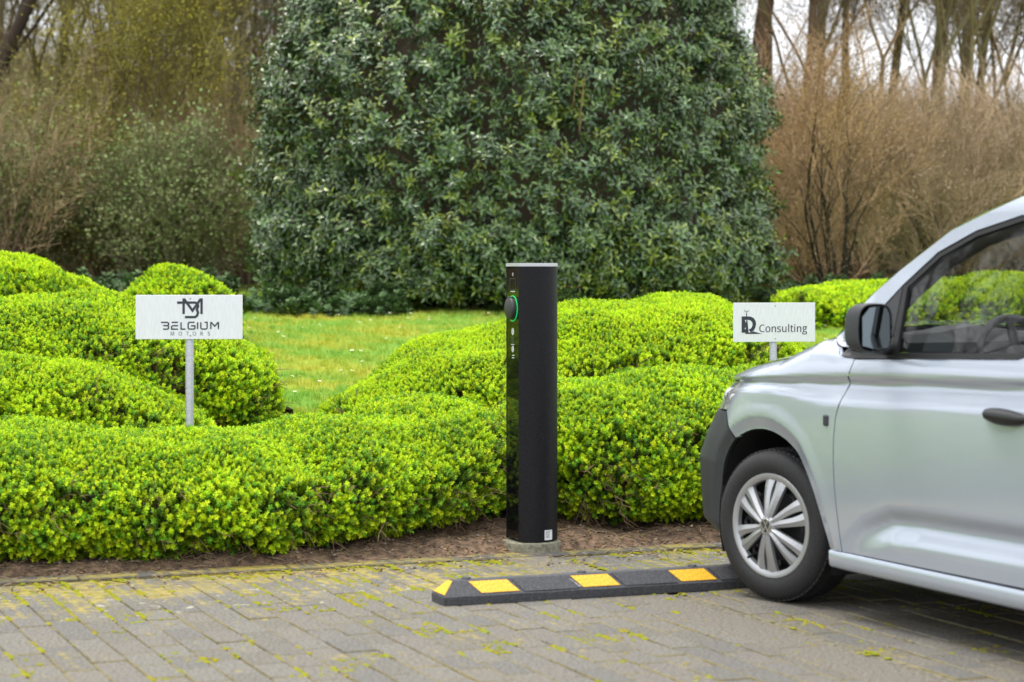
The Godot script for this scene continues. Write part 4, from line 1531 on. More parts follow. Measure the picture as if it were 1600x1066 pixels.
func van_materials() -> void:
	var p := mat("van_paint", lin(0.46, 0.515, 0.605), 0.25, 0.48)
	p.clearcoat_enabled = true
	p.clearcoat = 1.0
	p.clearcoat_roughness = 0.04
	var b := mat("van_plastic", Color.WHITE, 0.55)
	b.albedo_texture = grain(256, 51, 0.09, lin(0.022, 0.024, 0.029), lin(0.038, 0.041, 0.047), 3)
	b.uv1_triplanar = true
	b.uv1_scale = Vector3.ONE * 9.0
	mat("van_trim", lin(0.009, 0.009, 0.010), 0.4)
	mat("van_black", lin(0.006, 0.006, 0.007), 0.85)
	mat("van_interior", lin(0.028, 0.030, 0.034), 0.7)
	mat("van_dash", lin(0.022, 0.024, 0.027), 0.65)
	mat("van_seat", lin(0.035, 0.036, 0.042), 0.95)
	var g := mat("van_glass", Color(0.015, 0.07, 0.058, 0.24), 0.02)
	g.transparency = BaseMaterial3D.TRANSPARENCY_ALPHA
	g.cull_mode = BaseMaterial3D.CULL_DISABLED
	var l := mat("lamp_glass", Color(0.85, 0.88, 0.9, 0.18), 0.03)
	l.transparency = BaseMaterial3D.TRANSPARENCY_ALPHA
	mat("lamp_chrome", lin(0.6, 0.62, 0.64), 0.3, 0.8)
	mat("mirror_glass", lin(0.18, 0.21, 0.22), 0.03, 1.0)
	var t := mat("tyre", Color.WHITE, 0.7)
	t.albedo_texture = grain(256, 52, 0.05, lin(0.009, 0.009, 0.010), lin(0.021, 0.021, 0.023), 4)
	t.uv1_triplanar = true
	t.uv1_scale = Vector3.ONE * 5.0
	mat("hubcap", lin(0.40, 0.41, 0.425), 0.34, 0.6)
	mat("wheel_steel", lin(0.02, 0.02, 0.022), 0.5, 0.3)
	mat("emblem_chrome", lin(0.66, 0.67, 0.68), 0.2, 0.9)
	mat("emblem_dark", lin(0.04, 0.045, 0.055), 0.3)
	mat("plate_white", lin(0.7, 0.7, 0.7), 0.5)


func poly(list: Array) -> PackedVector2Array:
	var o := PackedVector2Array()
	for e in list:
		if e is PackedVector2Array:
			o.append_array(e)
		else:
			o.append(e)
	return o


func make_wheel(parent: Node, at: Vector3, turn: float, far_side: bool) -> void:
	var wheel := Node3D.new()
	wheel.name = "wheel"
	parent.add_child(wheel, true)
	wheel.position = at
	wheel.rotation_degrees.y = turn + (180.0 if far_side else 0.0)
	# lathe axis y becomes the axle (local z, outwards)
	var ax := Transform3D(Basis(Vector3.RIGHT, PI / 2), Vector3.ZERO)
	var t := Shape.new()
	var prof := []
	for e in [[0.222, 0.008], [0.232, 0.014], [0.25, 0.020], [0.275, 0.020], [0.296, 0.012], [0.308, 0.002], [0.3175, -0.014], [0.3225, -0.032], [0.3255, -0.06], [0.3262, -0.10], [0.3255, -0.14], [0.3225, -0.168], [0.3175, -0.186], [0.308, -0.202], [0.275, -0.22], [0.232, -0.212], [0.222, -0.2]]:
		prof.append(Vector2(e[0], e[1]))
	t.lathe(ax, prof, 96)
	# tread blocks: the shoulder and two rows of ribs stand a little proud of the carcass
	for k in 72:
		var a := TAU * k / 72.0
		for row in [[-0.03, 0.034, 0.004], [-0.077, 0.028, 0.0035], [-0.123, 0.028, 0.0035], [-0.170, 0.034, 0.004]]:
			var rad := 0.3275 if absf(row[0] + 0.1) < 0.05 else 0.3225
			var b := Basis(Vector3(0, 0, 1), a + (0.02 if row[0] < -0.1 else 0.0))
			t.box(Transform3D(b, b * Vector3(rad - 0.004, 0, row[0])), Vector3(0.012, 0.0225, row[1]), 0.0015)
	part("tyre", t, M.tyre, wheel)
	var st := Shape.new()
	st.lathe(ax, [Vector2(0.0, -0.045), Vector2(0.10, -0.045), Vector2(0.15, -0.03), Vector2(0.185, -0.06), Vector2(0.21, -0.05), Vector2(0.224, 0.0), Vector2(0.224, -0.2), Vector2(0.15, -0.2)], 48)
	for k in 8:
		var a := TAU * k / 8.0
		st.lathe(Transform3D(Basis(Vector3.RIGHT, PI / 2), Vector3(cos(a) * 0.165, sin(a) * 0.165, -0.028)), [Vector2(0.012, 0.0), Vector2(0.02, 0.006), Vector2(0.026, 0.0)], 14)
	part("rim", st, M.wheel_steel, wheel)
	var h := Shape.new()
	# outer ring of the wheel trim
	h.lathe(ax, [Vector2(0.192, -0.012), Vector2(0.196, 0.006), Vector2(0.208, 0.014), Vector2(0.222, 0.013), Vector2(0.2275, 0.006), Vector2(0.2275, -0.008)], 72)
	# six broad spokes, each split into two fingers
	for k in 6:
		var a0 := TAU * k / 6.0 + deg_to_rad(82.0)
		for sg in [-1.0, 1.0]:
			var left := []
			var right := []
			for m in 9:
				var f := m / 8.0
				var rad := lerpf(0.034, 0.203, f)
				var inner := lerpf(0.0, 0.0085, smoothstep(0.2, 0.7, f)) * (1.0 - 0.45 * smoothstep(0.8, 1.0, f))
				var outer := lerpf(0.018, 0.062, pow(f, 0.9))
				var z := 0.026 - 0.024 * f * f + 0.010 * (1.0 - f)
				left.append([rad, inner * sg, z])
				right.append([rad, outer * sg, z - 0.005])
			for m in 8:
				var q := []
				for e in [left[m], left[m + 1], right[m + 1], right[m]]:
					q.append(Vector3(e[0], e[1], e[2]).rotated(Vector3(0, 0, 1), a0))
				var mid := []
				for e in [[left[m], right[m]], [left[m + 1], right[m + 1]]]:
					mid.append(Vector3((e[0][0] + e[1][0]) * 0.5, (e[0][1] + e[1][1]) * 0.5, e[0][2] + 0.0045).rotated(Vector3(0, 0, 1), a0))
				var dn := Vector3(0, 0, -0.016)
				for pair in [[q[0], q[1], mid[1], mid[0]], [mid[0], mid[1], q[2], q[3]]]:
					var n: Vector3 = (pair[1] - pair[0]).cross(pair[3] - pair[0]).normalized()
					if n.z < 0:
						n = -n
					h.quad_s(pair[0], pair[1], pair[2], pair[3], n, n, n, n)
				for pair in [[q[0], q[1]], [q[3], q[2]]]:
					var n: Vector3 = (pair[1] - pair[0]).cross(Vector3(0, 0, 1)).normalized()
					if n.dot(pair[0] - (mid[0] as Vector3)) < 0:
						n = -n
					h.quad_s(pair[0], pair[1], pair[1] + dn, pair[0] + dn, n, n, n, n)
	h.lathe(ax, [Vector2(0.0, 0.038), Vector2(0.036, 0.038), Vector2(0.044, 0.033), Vector2(0.05, 0.02), Vector2(0.05, 0.0)], 40)
	var cap := part("wheel_trim", h, M.hubcap, wheel)
	# round badge with the two stacked letters
	var d := Shape.new()
	d.lathe(ax, [Vector2(0.0, 0.0395), Vector2(0.030, 0.0395), Vector2(0.0305, 0.038)], 32)
	part("badge_disc", d, M.emblem_dark, cap)
	var em := Shape.new()
	em.lathe(ax, [Vector2(0.028, 0.039), Vector2(0.028, 0.041), Vector2(0.0315, 0.041), Vector2(0.033, 0.038)], 36)
	for line in [[[-0.0125, 0.0255], [0.0, 0.004], [0.0125, 0.0255]], [[-0.0265, 0.008], [-0.0135, -0.0225], [0.0, 0.001], [0.0135, -0.0225], [0.0265, 0.008]]]:
		var pl := PackedVector2Array()
		for e in line:
			pl.append(Vector2(e[0], e[1]))
		for o in Geometry2D.offset_polyline(pl, 0.0021, Geometry2D.JOIN_MITER, Geometry2D.END_BUTT):
			em.prism(Transform3D(Basis(), Vector3(0, 0, 0.0392)), o, 0.0016)
	part("badge", em, M.emblem_chrome, cap)
	if not far_side:
		var vl := Shape.new()
		vl.tube([Vector3(-0.12, -0.135, -0.01), Vector3(-0.135, -0.15, 0.012)], [0.0065, 0.005], 8)
		part("valve", vl, M.van_black, wheel)


func build_van() -> void:
	van_materials()
	var v := thing("van", "silver van parked with its front wheel at the wheel stop", "van", Vector3(1.106, 0, -9.24), -64.3)
	var g := 0.0035
	var arch := [Vector2(0.40, 0.258), Vector2(0.379, 0.311), Vector2(0.297, 0.486), Vector2(0.2, 0.63), Vector2(0.134, 0.680), Vector2(0.053, 0.714), Vector2(-0.045, 0.735), Vector2(-0.137, 0.735), Vector2(-0.231, 0.718), Vector2(-0.331, 0.676), Vector2(-0.405, 0.600), Vector2(-0.445, 0.505), Vector2(-0.461, 0.36), Vector2(-0.44, 0.25)]
	arch_front = spline(arch, 5)
	var ra := []
	for k in range(0, 21):
		var a := lerpf(deg_to_rad(-10.0), deg_to_rad(190.0), k / 20.0)
		ra.append(Vector2(2.755 + 0.405 * cos(a), 0.325 + 0.405 * sin(a)))
	arch_rear = PackedVector2Array(ra)
	var split := arch_front.size()
	for k in arch_front.size():
		if arch_front[k].x <= -0.331:
			split = k
			break
	var arch_wing := arch_front.slice(0, split)
	var arch_bumper := arch_front.slice(split)
	# side outlines
	var wing := poly([arch_wing, Vector2(-0.326, 0.684), Vector2(-0.428, 0.797), Vector2(-0.318, 0.914), Vector2(-0.40, 0.930), Vector2(-0.50, 0.928), Vector2(-0.45, 0.965), Vector2(-0.30, 0.993), Vector2(-0.17, 1.013), Vector2(0, 1.037), Vector2(0.105, 1.075), Vector2(0.19, 1.112), Vector2(0.27, 1.132),
		Vector2(0.40, 1.100), Vector2(0.462, 1.066), Vector2(0.575, 1.061), Vector2(0.572 - g, 1.041), Vector2(0.533 - g, 0.964), Vector2(0.497 - g, 0.89), Vector2(0.469 - g, 0.824), Vector2(0.457 - g, 0.735), Vector2(0.456 - g, 0.644), Vector2(0.460 - g, 0.55), Vector2(0.469 - g, 0.469), Vector2(0.484 - g, 0.36), Vector2(0.496 - g, 0.279), Vector2(0.40, 0.277)])
	var door := poly([Vector2(0.575 + g, 1.058), Vector2(0.572 + g, 1.041), Vector2(0.533 + g, 0.964), Vector2(0.497 + g, 0.89), Vector2(0.469 + g, 0.824), Vector2(0.457 + g, 0.735), Vector2(0.456 + g, 0.644), Vector2(0.460 + g, 0.55), Vector2(0.469 + g, 0.469), Vector2(0.484 + g, 0.36), Vector2(0.496 + g, 0.279),
		Vector2(1.70, 0.279), Vector2(1.735, 0.60), Vector2(1.745, 0.9), Vector2(1.745, 1.150), Vector2(1.66, 1.118), Vector2(1.58, 1.092), Vector2(1.0, 1.073)])
	var bumper := poly([arch_bumper, Vector2(-0.55, 0.225), Vector2(-0.66, 0.23), Vector2(-0.86, 0.30), Vector2(-0.88, 0.40), Vector2(-0.88, 0.57), Vector2(-0.81, 0.677), Vector2(-0.727, 0.782), Vector2(-0.434, 0.790), Vector2(-0.333, 0.676)])
	var lamp := poly([Vector2(-0.437, 0.800), Vector2(-0.326, 0.914), Vector2(-0.40, 0.924), Vector2(-0.50, 0.922), Vector2(-0.62, 0.918), Vector2(-0.72, 0.79)])
	var pillar := poly([Vector2(0.275, 1.138), Vector2(0.405, 1.106), Vector2(0.475, 1.104), Vector2(0.575, 1.170), Vector2(0.69, 1.277), Vector2(0.79, 1.361), Vector2(0.97, 1.487), Vector2(1.18, 1.567), Vector2(1.43, 1.620), Vector2(1.72, 1.648), Vector2(3.40, 1.648), Vector2(3.46, 1.755), Vector2(1.95, 1.752), Vector2(1.62, 1.727), Vector2(1.40, 1.690), Vector2(1.03, 1.570), Vector2(0.75, 1.415), Vector2(0.60, 1.318), Vector2(0.45, 1.232)])
	var quarter := poly([Vector2(1.752, 0.279), Vector2(2.345, 0.279), Vector2(2.352, 0.35), PackedVector2Array(ra.slice(2, 19)).duplicate(), Vector2(3.2, 0.30), Vector2(3.58, 0.36), Vector2(3.62, 0.8), Vector2(3.55, 1.3), Vector2(3.42, 1.642), Vector2(1.79, 1.642), Vector2(1.79, 1.16), Vector2(1.752, 1.15)])
	# the rear arch runs front to back: turn it round
	var rq := []
	for k in range(18, 1, -1):
		rq.append(ra[k])
	quarter = poly([Vector2(1.752, 0.279), Vector2(2.345, 0.279), PackedVector2Array(rq), Vector2(3.2, 0.30), Vector2(3.58, 0.36), Vector2(3.62, 0.8), Vector2(3.55, 1.3), Vector2(3.42, 1.642), Vector2(1.79, 1.642), Vector2(1.79, 1.165), Vector2(1.752, 1.153)])
	var sill := poly([Vector2(0.405, 0.272), Vector2(0.425, 0.205), Vector2(2.33, 0.185), Vector2(2.345, 0.272)])
	var belt := poly([Vector2(0.470, 1.069), Vector2(0.575, 1.064), Vector2(1.0, 1.077), Vector2(1.58, 1.096), Vector2(1.66, 1.122), Vector2(1.742, 1.155), Vector2(1.742, 1.180), Vector2(1.66, 1.146), Vector2(1.58, 1.118), Vector2(1.0, 1.098), Vector2(0.60, 1.086), Vector2(0.50, 1.090), Vector2(0.474, 1.101)])
	var frame_in := [Vector2(0.835, 1.094), Vector2(1.57, 1.120), Vector2(1.655, 1.150), Vector2(1.70, 1.168), Vector2(1.70, 1.625), Vector2(1.43, 1.597), Vector2(1.19, 1.546), Vector2(0.99, 1.469), Vector2(0.815, 1.347)]
	var window_frame := poly([Vector2(0.815, 1.347), Vector2(0.99, 1.469), Vector2(1.19, 1.546), Vector2(1.43, 1.597), Vector2(1.70, 1.625), Vector2(1.70, 1.168), Vector2(1.752, 1.186), Vector2(1.782, 1.19), Vector2(1.782, 1.644), Vector2(1.72, 1.644), Vector2(1.43, 1.616), Vector2(1.182, 1.562), Vector2(0.974, 1.482), Vector2(0.80, 1.362)])
	var divider := poly([Vector2(0.800, 1.090), Vector2(0.838, 1.092), Vector2(0.820, 1.350), Vector2(0.802, 1.362), Vector2(0.792, 1.356)])
	var sail := poly([Vector2(0.62, 1.200), Vector2(0.70, 1.273), Vector2(0.787, 1.350), Vector2(0.794, 1.16), Vector2(0.66, 1.16)])
	var quarter_light := poly([Vector2(0.50, 1.094), Vector2(0.796, 1.091), Vector2(0.792, 1.157), Vector2(0.655, 1.157), Vector2(0.61, 1.187), Vector2(0.585, 1.163)])
	var glass := poly([Vector2(0.838, 1.100), Vector2(1.57, 1.116), Vector2(1.66, 1.148), Vector2(1.71, 1.17), Vector2(1.71, 1.63), Vector2(1.43, 1.602), Vector2(1.188, 1.550), Vector2(0.985, 1.474), Vector2(0.818, 1.352)])
	for far in [false, true]:
		part("front_wing", panel(wing, 0.0, far, 0.03 if far else 0.015), M.van_paint, v)
		var d := part("front_door", panel(door, 0.0, far, 0.03 if far else 0.018), M.van_paint, v)
		part("rear_side", panel(quarter, 0.0, far, 0.04), M.van_paint, v)
		part("bumper_corner", panel(bumper, 0.002, far, 0.03 if far else 0.018), M.van_plastic, v)
		part("roof_pillar", panel(pillar, 0.0, far), M.van_paint, v)
		part("belt_trim", panel(belt, 0.006, far), M.van_trim, d)
		part("window_frame", panel(window_frame, -0.004, far), M.van_trim, d)
		part("window_divider", panel(divider, -0.002, far), M.van_trim, d)
		part("quarter_frame", panel(poly([Vector2(0.474, 1.102), Vector2(0.50, 1.091), Vector2(0.60, 1.158), Vector2(0.70, 1.25), Vector2(0.793, 1.338), Vector2(0.79, 1.361), Vector2(0.69, 1.277), Vector2(0.575, 1.170)]), -0.003, far), M.van_trim, d)
		part("mirror_base", panel(sail, -0.001, far), M.van_plastic, d)
		part("quarter_light", panel(quarter_light, -0.012, far, 0.05, 0.002), M.van_glass, d)
		part("door_window", panel(glass, -0.016, far, 0.05, 0.002), M.van_glass, d)
		# sill: a rounded bar under the doors
		var s := Shape.new()
		var zs := -BODY_WIDTH + 0.012 if far else -0.012
		var sg := -1.0 if far else 1.0
		var profile := [[0.2765, -0.03], [0.2755, -0.003], [0.270, 0.0005], [0.240, 0.001], [0.216, -0.003], [0.205, -0.014], [0.196, -0.04], [0.194, -0.12]]
		for k in profile.size() - 1:
			for seg in 12:
				var x0 := lerpf(0.408, 2.34, seg / 12.0)
				var x1 := lerpf(0.408, 2.34, (seg + 1) / 12.0)
				var q := []
				for e in [[x0, k], [x1, k], [x1, k + 1], [x0, k + 1]]:
					q.append(Vector3(e[0], profile[e[1]][0] - 0.006 * (e[0] - 0.4), zs + sg * profile[e[1]][1]))
				var n: Vector3 = Vector3(0, profile[k][1] * 0 + (profile[k][1] - profile[k + 1][1]) * -1.0, sg * (profile[k][0] - profile[k + 1][0])).normalized()
				var n0 := n
				var n1 := n
				if k > 0:
					n0 = (n + Vector3(0, -(profile[k - 1][1] - profile[k][1]), sg * (profile[k - 1][0] - profile[k][0])).normalized()).normalized()
				if k < profile.size() - 2:
					n1 = (n + Vector3(0, -(profile[k + 1][1] - profile[k + 2][1]), sg * (profile[k + 1][0] - profile[k + 2][0])).normalized()).normalized()
				s.quad_s(q[0], q[1], q[2], q[3], n0, n0, n1, n1)
		part("sill", s, M.van_paint, v)
		# headlamp: clear cover over a chrome bowl
		var hl := part("headlamp", panel(lamp, -0.03, far), M.lamp_chrome, v)
		part("lamp_cover", panel(lamp, 0.0, far, 0.024, 0.03), M.lamp_glass, hl)
		for e in [[-0.50, 0.86, 0.036], [-0.44, 0.85, 0.022], [-0.56, 0.84, 0.026]]:
			var rfl := Shape.new()
			var zz := flank(e[0], e[1]) - 0.022
			rfl.lathe(Transform3D(Basis(Vector3(0, 0, 1), PI / 2.4), Vector3(e[0], e[1], zz if not far else -BODY_WIDTH - zz)), [Vector2(0.0, 0.012), Vector2(e[2] * 0.6, 0.010), Vector2(e[2], 0.0), Vector2(e[2], -0.02)], 16)
			part("reflector", rfl, M.lamp_chrome, hl)
		# handle in its scooped cup
		var hd := Shape.new()
		var zh := flank(1.56, 0.88)
		var fz := func(z: float) -> float: return -BODY_WIDTH - z if far else z
		var rows := []
		for k in 13:
			var f := k / 12.0
			var x := lerpf(1.435, 1.69, f)
			var e := pow(maxf(sin(PI * f), 0.0), 0.4)
			var ring := []
			for j in 10:
				var a := TAU * j / 10.0
				ring.append(Vector3(x, 0.893 - 0.01 * f + cos(a) * 0.031 * e, fz.call(zh + 0.020 + sin(a) * 0.020 * e + 0.008 * sin(PI * f))))
			rows.append(ring)
		for k in 12:
			for j in 10:
				var c0: Vector3 = rows[k][0].lerp(rows[k][5], 0.5)
				var c1: Vector3 = rows[k + 1][0].lerp(rows[k + 1][5], 0.5)
				var q := [rows[k][j], rows[k + 1][j], rows[k + 1][(j + 1) % 10], rows[k][(j + 1) % 10]]
				hd.quad_s(q[0], q[1], q[2], q[3], (q[0] - c0).normalized(), (q[1] - c1).normalized(), (q[2] - c1).normalized(), (q[3] - c0).normalized())
		part("handle", hd, M.van_trim, d)
		var cup := Shape.new()
		for ring in 3:
			for j in 24:
				var q := []
				for e in [[ring, j], [ring + 1, j], [ring + 1, j + 1], [ring, j + 1]]:
					var a: float = TAU * e[1] / 24.0
					var rr: float = e[0] / 3.0
					q.append(Vector3(1.53 + cos(a) * 0.095 * rr, 0.872 + sin(a) * 0.043 * rr, fz.call(flank(1.53 + cos(a) * 0.095 * rr, 0.872 + sin(a) * 0.043 * rr) + 0.0015 + 0.002 * (1.0 - rr))))
				var n := Vector3(0, 0, -1.0 if far else 1.0)
				cup.quad_s(q[0], q[1], q[2], q[3], n, n, n, n)
		part("handle_cup", cup, M.van_paint, d)
		# side repeater on the wing
		var mk := Shape.new()
		var zm := flank(0.402, 0.804)
		mk.box(Transform3D(Basis(), Vector3(0.402, 0.804, fz.call(zm + 0.002))), Vector3(0.034, 0.046, 0.012), 0.005)
		part("side_lamp", mk, M.van_plastic, v)
		# door mirror
		var md := part("mirror", mirror_shell(far), M.van_plastic, v)
		var mg := Shape.new()
		var z0: float = fz.call(0.018)
		var z1: float = fz.call(0.150)
		var mo := [Vector3(0.872, 1.118, z0), Vector3(0.884, 1.108, lerpf(z0, z1, 0.5)), Vector3(0.878, 1.125, z1), Vector3(0.872, 1.235, lerpf(z0, z1, 0.98)), Vector3(0.872, 1.272, lerpf(z0, z1, 0.72)), Vector3(0.868, 1.278, lerpf(z0, z1, 0.25)), Vector3(0.868, 1.262, z0)]
		var cen := Vector3(0.874, 1.19, (z0 + z1) * 0.5)
		for k in mo.size():
			var n := Vector3(1, 0.02, 0.22 if not far else -0.22).normalized()
			mg.tri_s(cen, mo[k], mo[(k + 1) % mo.size()], n, n, n)
		part("mirror_glass", mg, M.mirror_glass, md)
		make_wheel(v, Vector3(-0.05, 0.326, -0.03 if not far else -BODY_WIDTH + 0.03), 14.0, far)
		make_wheel(v, Vector3(2.755, 0.326, -0.03 if not far else -BODY_WIDTH + 0.03), 0.0, far)
		# dark wheel housings
		for cx in [0.0, 2.755]:
			var lin_ := Shape.new()
			for k in 24:
				var a := lerpf(-0.35, PI + 0.35, k / 24.0)
				var b := lerpf(-0.35, PI + 0.35, (k + 1) / 24.0)
				var rad := 0.455
				var za: float = fz.call(-0.025)
				var zb: float = fz.call(-0.42)
				var o := Vector3(cx - (0.02 if cx < 1.0 else 0.0), 0.325, 0)
				var pa := o + Vector3(cos(a) * rad, sin(a) * rad, 0)
				var pb := o + Vector3(cos(b) * rad, sin(b) * rad, 0)
				var na := -Vector3(cos(a), sin(a), 0)
				var nb := -Vector3(cos(b), sin(b), 0)
				lin_.quad_s(pa + Vector3(0, 0, za), pb + Vector3(0, 0, za), pb + Vector3(0, 0, zb), pa + Vector3(0, 0, zb), na, nb, nb, na)
				var nz := Vector3(0, 0, -1 if far else 1)
				lin_.tri_s(o + Vector3(0, 0, zb), pa + Vector3(0, 0, zb), pb + Vector3(0, 0, zb), nz, nz, nz)
			part("wheel_housing", lin_, M.van_black, v)
		# inner door skin and pillar lining
		var inner := Shape.new()
		var iz: float = fz.call(-0.085)
		inner.box(Transform3D(Basis(), Vector3(1.12, 0.68, iz)), Vector3(1.2, 0.8, 0.05), 0.01)
		part("door_lining", inner, M.van_interior, d)
		var lining := Shape.new()
		var lp := []
		var lr := []
		for e in [[0.50, 1.10], [0.62, 1.19], [0.76, 1.31], [0.93, 1.43], [1.16, 1.53], [1.45, 1.59], [1.75, 1.61]]:
			lp.append(Vector3(e[0] + 0.02, e[1] + 0.02, fz.call(-0.075 - (e[1] - 1.08) * 0.3)))
			lr.append(0.042)
		lining.tube(lp, lr, 8)
		part("pillar_lining", lining, M.van_interior, v)

	# bonnet, windscreen and roof span from side to side
	var edge := [Vector2(-0.62, 0.915), Vector2(-0.56, 0.945), Vector2(-0.45, 0.975), Vector2(-0.30, 1.003), Vector2(-0.17, 1.023), Vector2(0.0, 1.047), Vector2(0.105, 1.085), Vector2(0.19, 1.122)]
	var hl2 := []
	var hp := []
	for e in edge:
		hl2.append(Vector3(e.x, e.y, flank(e.x, e.y - 0.004) - 0.004))
		var f: float = inverse_lerp(-0.62, 0.19, e.x)
		hp.append(Vector3(lerpf(-0.20, -0.16, f), lerpf(0.035, 0.055, f), 0))
	var seal := []
	var sr := []
	for p in hl2:
		seal.append(p + Vector3(0, -0.014, -0.010))
		sr.append(0.008)
	var sl := Shape.new()
	sl.tube(seal, sr, 6)
	part("bonnet_seal", sl, M.van_black, v)
	part("bonnet", across(hl2, hp, 0.0, 1.0, 40, 2.4), M.van_paint, v)
	var gut := [Vector2(0.275, 1.141), Vector2(0.45, 1.236), Vector2(0.60, 1.322), Vector2(0.75, 1.419), Vector2(0.90, 1.503), Vector2(1.03, 1.574), Vector2(1.21, 1.637), Vector2(1.40, 1.694), Vector2(1.62, 1.731), Vector2(1.95, 1.756), Vector2(2.6, 1.762), Vector2(3.2, 1.762), Vector2(3.46, 1.757)]
	var gl := []
	var gp := []
	for e in gut:
		gl.append(Vector3(e.x, e.y, flank(e.x, e.y)))
		var f := smoothstep(0.3, 1.9, e.x)
		gp.append(Vector3(lerpf(-0.26, 0.0, f), lerpf(0.04, 0.075, f), 0))
	# pillar faces beside the screen, the screen itself, then the roof
	part("screen_pillar", across(gl.slice(0, 9), gp.slice(0, 9), 0.0, 0.055, 4), M.van_paint, v)
	part("screen_pillar", across(gl.slice(0, 9), gp.slice(0, 9), 0.945, 1.0, 4), M.van_paint, v)
	part("screen_seal", across(gl.slice(0, 9), gp.slice(0, 9), 0.055, 0.072, 2), M.van_trim, v)
	part("screen_seal", across(gl.slice(0, 9), gp.slice(0, 9), 0.928, 0.945, 2), M.van_trim, v)
	part("windscreen", across(gl.slice(0, 8), gp.slice(0, 8), 0.072, 0.928, 32), M.van_glass, v)
	part("screen_header", across(gl.slice(7, 9), gp.slice(7, 9), 0.072, 0.928, 32), M.van_trim, v)
	part("roof", across(gl.slice(8), gp.slice(8), 0.0, 1.0, 40), M.van_paint, v)
	# scuttle between bonnet and screen
	var cow := Shape.new()
	for k in 24:
		var q := []
		for e in [[0, k], [1, k], [1, k + 1], [0, k + 1]]:
			var w: float = lerpf(0.0, 1.0, e[1] / 24.0)
			var lift := 1.0 - pow(absf(2.0 * w - 1.0), 2.5)
			var bx: Vector3 = hl2[7] if e[0] == 0 else gl[0]
			var px: Vector3 = hp[7] if e[0] == 0 else gp[0]
			q.append(Vector3(bx.x, bx.y - 0.008, lerpf(bx.z, -BODY_WIDTH - bx.z, w)) + px * lift)
		cow.quad_s(q[0], q[1], q[2], q[3], Vector3.UP, Vector3.UP, Vector3.UP, Vector3.UP)
	part("scuttle", cow, M.van_trim, v)
	# nose between the bumper corners
	var nose := Shape.new()
	var top := Shape.new()
	for k in 14:
		var y0 := lerpf(0.23, 0.79, k / 14.0)
		var y1 := lerpf(0.23, 0.79, (k + 1) / 14.0)
		for j in 24:
			var q := []
			for e in [[y0, j], [y1, j], [y1, j + 1], [y0, j + 1]]:
				var w: float = e[1] / 24.0
				var xf := -0.878 + curve_y(nose_back, e[0])
				var zf := flank(xf, e[0])
				q.append(Vector3(xf - 0.09 * (1.0 - pow(absf(2.0 * w - 1.0), 3.0)), e[0], lerpf(zf, -BODY_WIDTH - zf, w)))
			var n := (q[1] - q[0] as Vector3).cross(q[3] - q[0]).normalized()
			if n.x > 0:
				n = -n
			nose.quad_s(q[0], q[1], q[2], q[3], n, n, n, n)
	part("front_bumper", nose, M.van_plastic, v)
	for j in 24:
		var q := []
		for e in [[0.79, j], [0.918, j], [0.918, j + 1], [0.79, j + 1]]:
			var w: float = e[1] / 24.0
			var xf := -0.878 + curve_y(nose_back, e[0])
			var zf := flank(xf, e[0])
			q.append(Vector3(xf - 0.10 * (1.0 - pow(absf(2.0 * w - 1.0), 3.0)), e[0], lerpf(zf, -BODY_WIDTH - zf, w)))
		top.quad_s(q[0], q[1], q[2], q[3], Vector3(-1, 0.4, 0).normalized(), Vector3(-1, 0.4, 0).normalized(), Vector3(-1, 0.4, 0).normalized(), Vector3(-1, 0.4, 0).normalized())
	part("grille", top, M.van_trim, v)
	# tail
	var tail := Shape.new()
	var tl := [Vector2(3.58, 0.36), Vector2(3.62, 0.8), Vector2(3.55, 1.3), Vector2(3.42, 1.642), Vector2(3.46, 1.757)]
	for k in tl.size() - 1:
		var z0 := flank(tl[k].x, tl[k].y)
		var z1 := flank(tl[k + 1].x, tl[k + 1].y)
		tail.quad(Vector3(tl[k].x, tl[k].y, z0), Vector3(tl[k].x, tl[k].y, -BODY_WIDTH - z0), Vector3(tl[k + 1].x, tl[k + 1].y, -BODY_WIDTH - z1), Vector3(tl[k + 1].x, tl[k + 1].y, z1))
	part("rear_door", tail, M.van_paint, v)
	# underside
	var fl := Shape.new()
	fl.box(Transform3D(Basis(), Vector3(1.37, 0.26, -BODY_WIDTH / 2)), Vector3(1.85, 0.13, BODY_WIDTH - 0.08), 0.01)
	fl.box(Transform3D(Basis(), Vector3(-0.1, 0.30, -BODY_WIDTH / 2)), Vector3(1.3, 0.12, 0.9), 0.01)
	fl.box(Transform3D(Basis(), Vector3(2.9, 0.34, -BODY_WIDTH / 2)), Vector3(1.3, 0.12, 0.9), 0.01)
	fl.tube([Vector3(0, 0.326, -0.2), Vector3(0, 0.326, -BODY_WIDTH + 0.2)], [0.035, 0.035], 10)
	fl.tube([Vector3(2.755, 0.326, -0.2), Vector3(2.755, 0.326, -BODY_WIDTH + 0.2)], [0.035, 0.035], 10)
	part("underbody", fl, M.van_black, v)
	build_cabin(v)


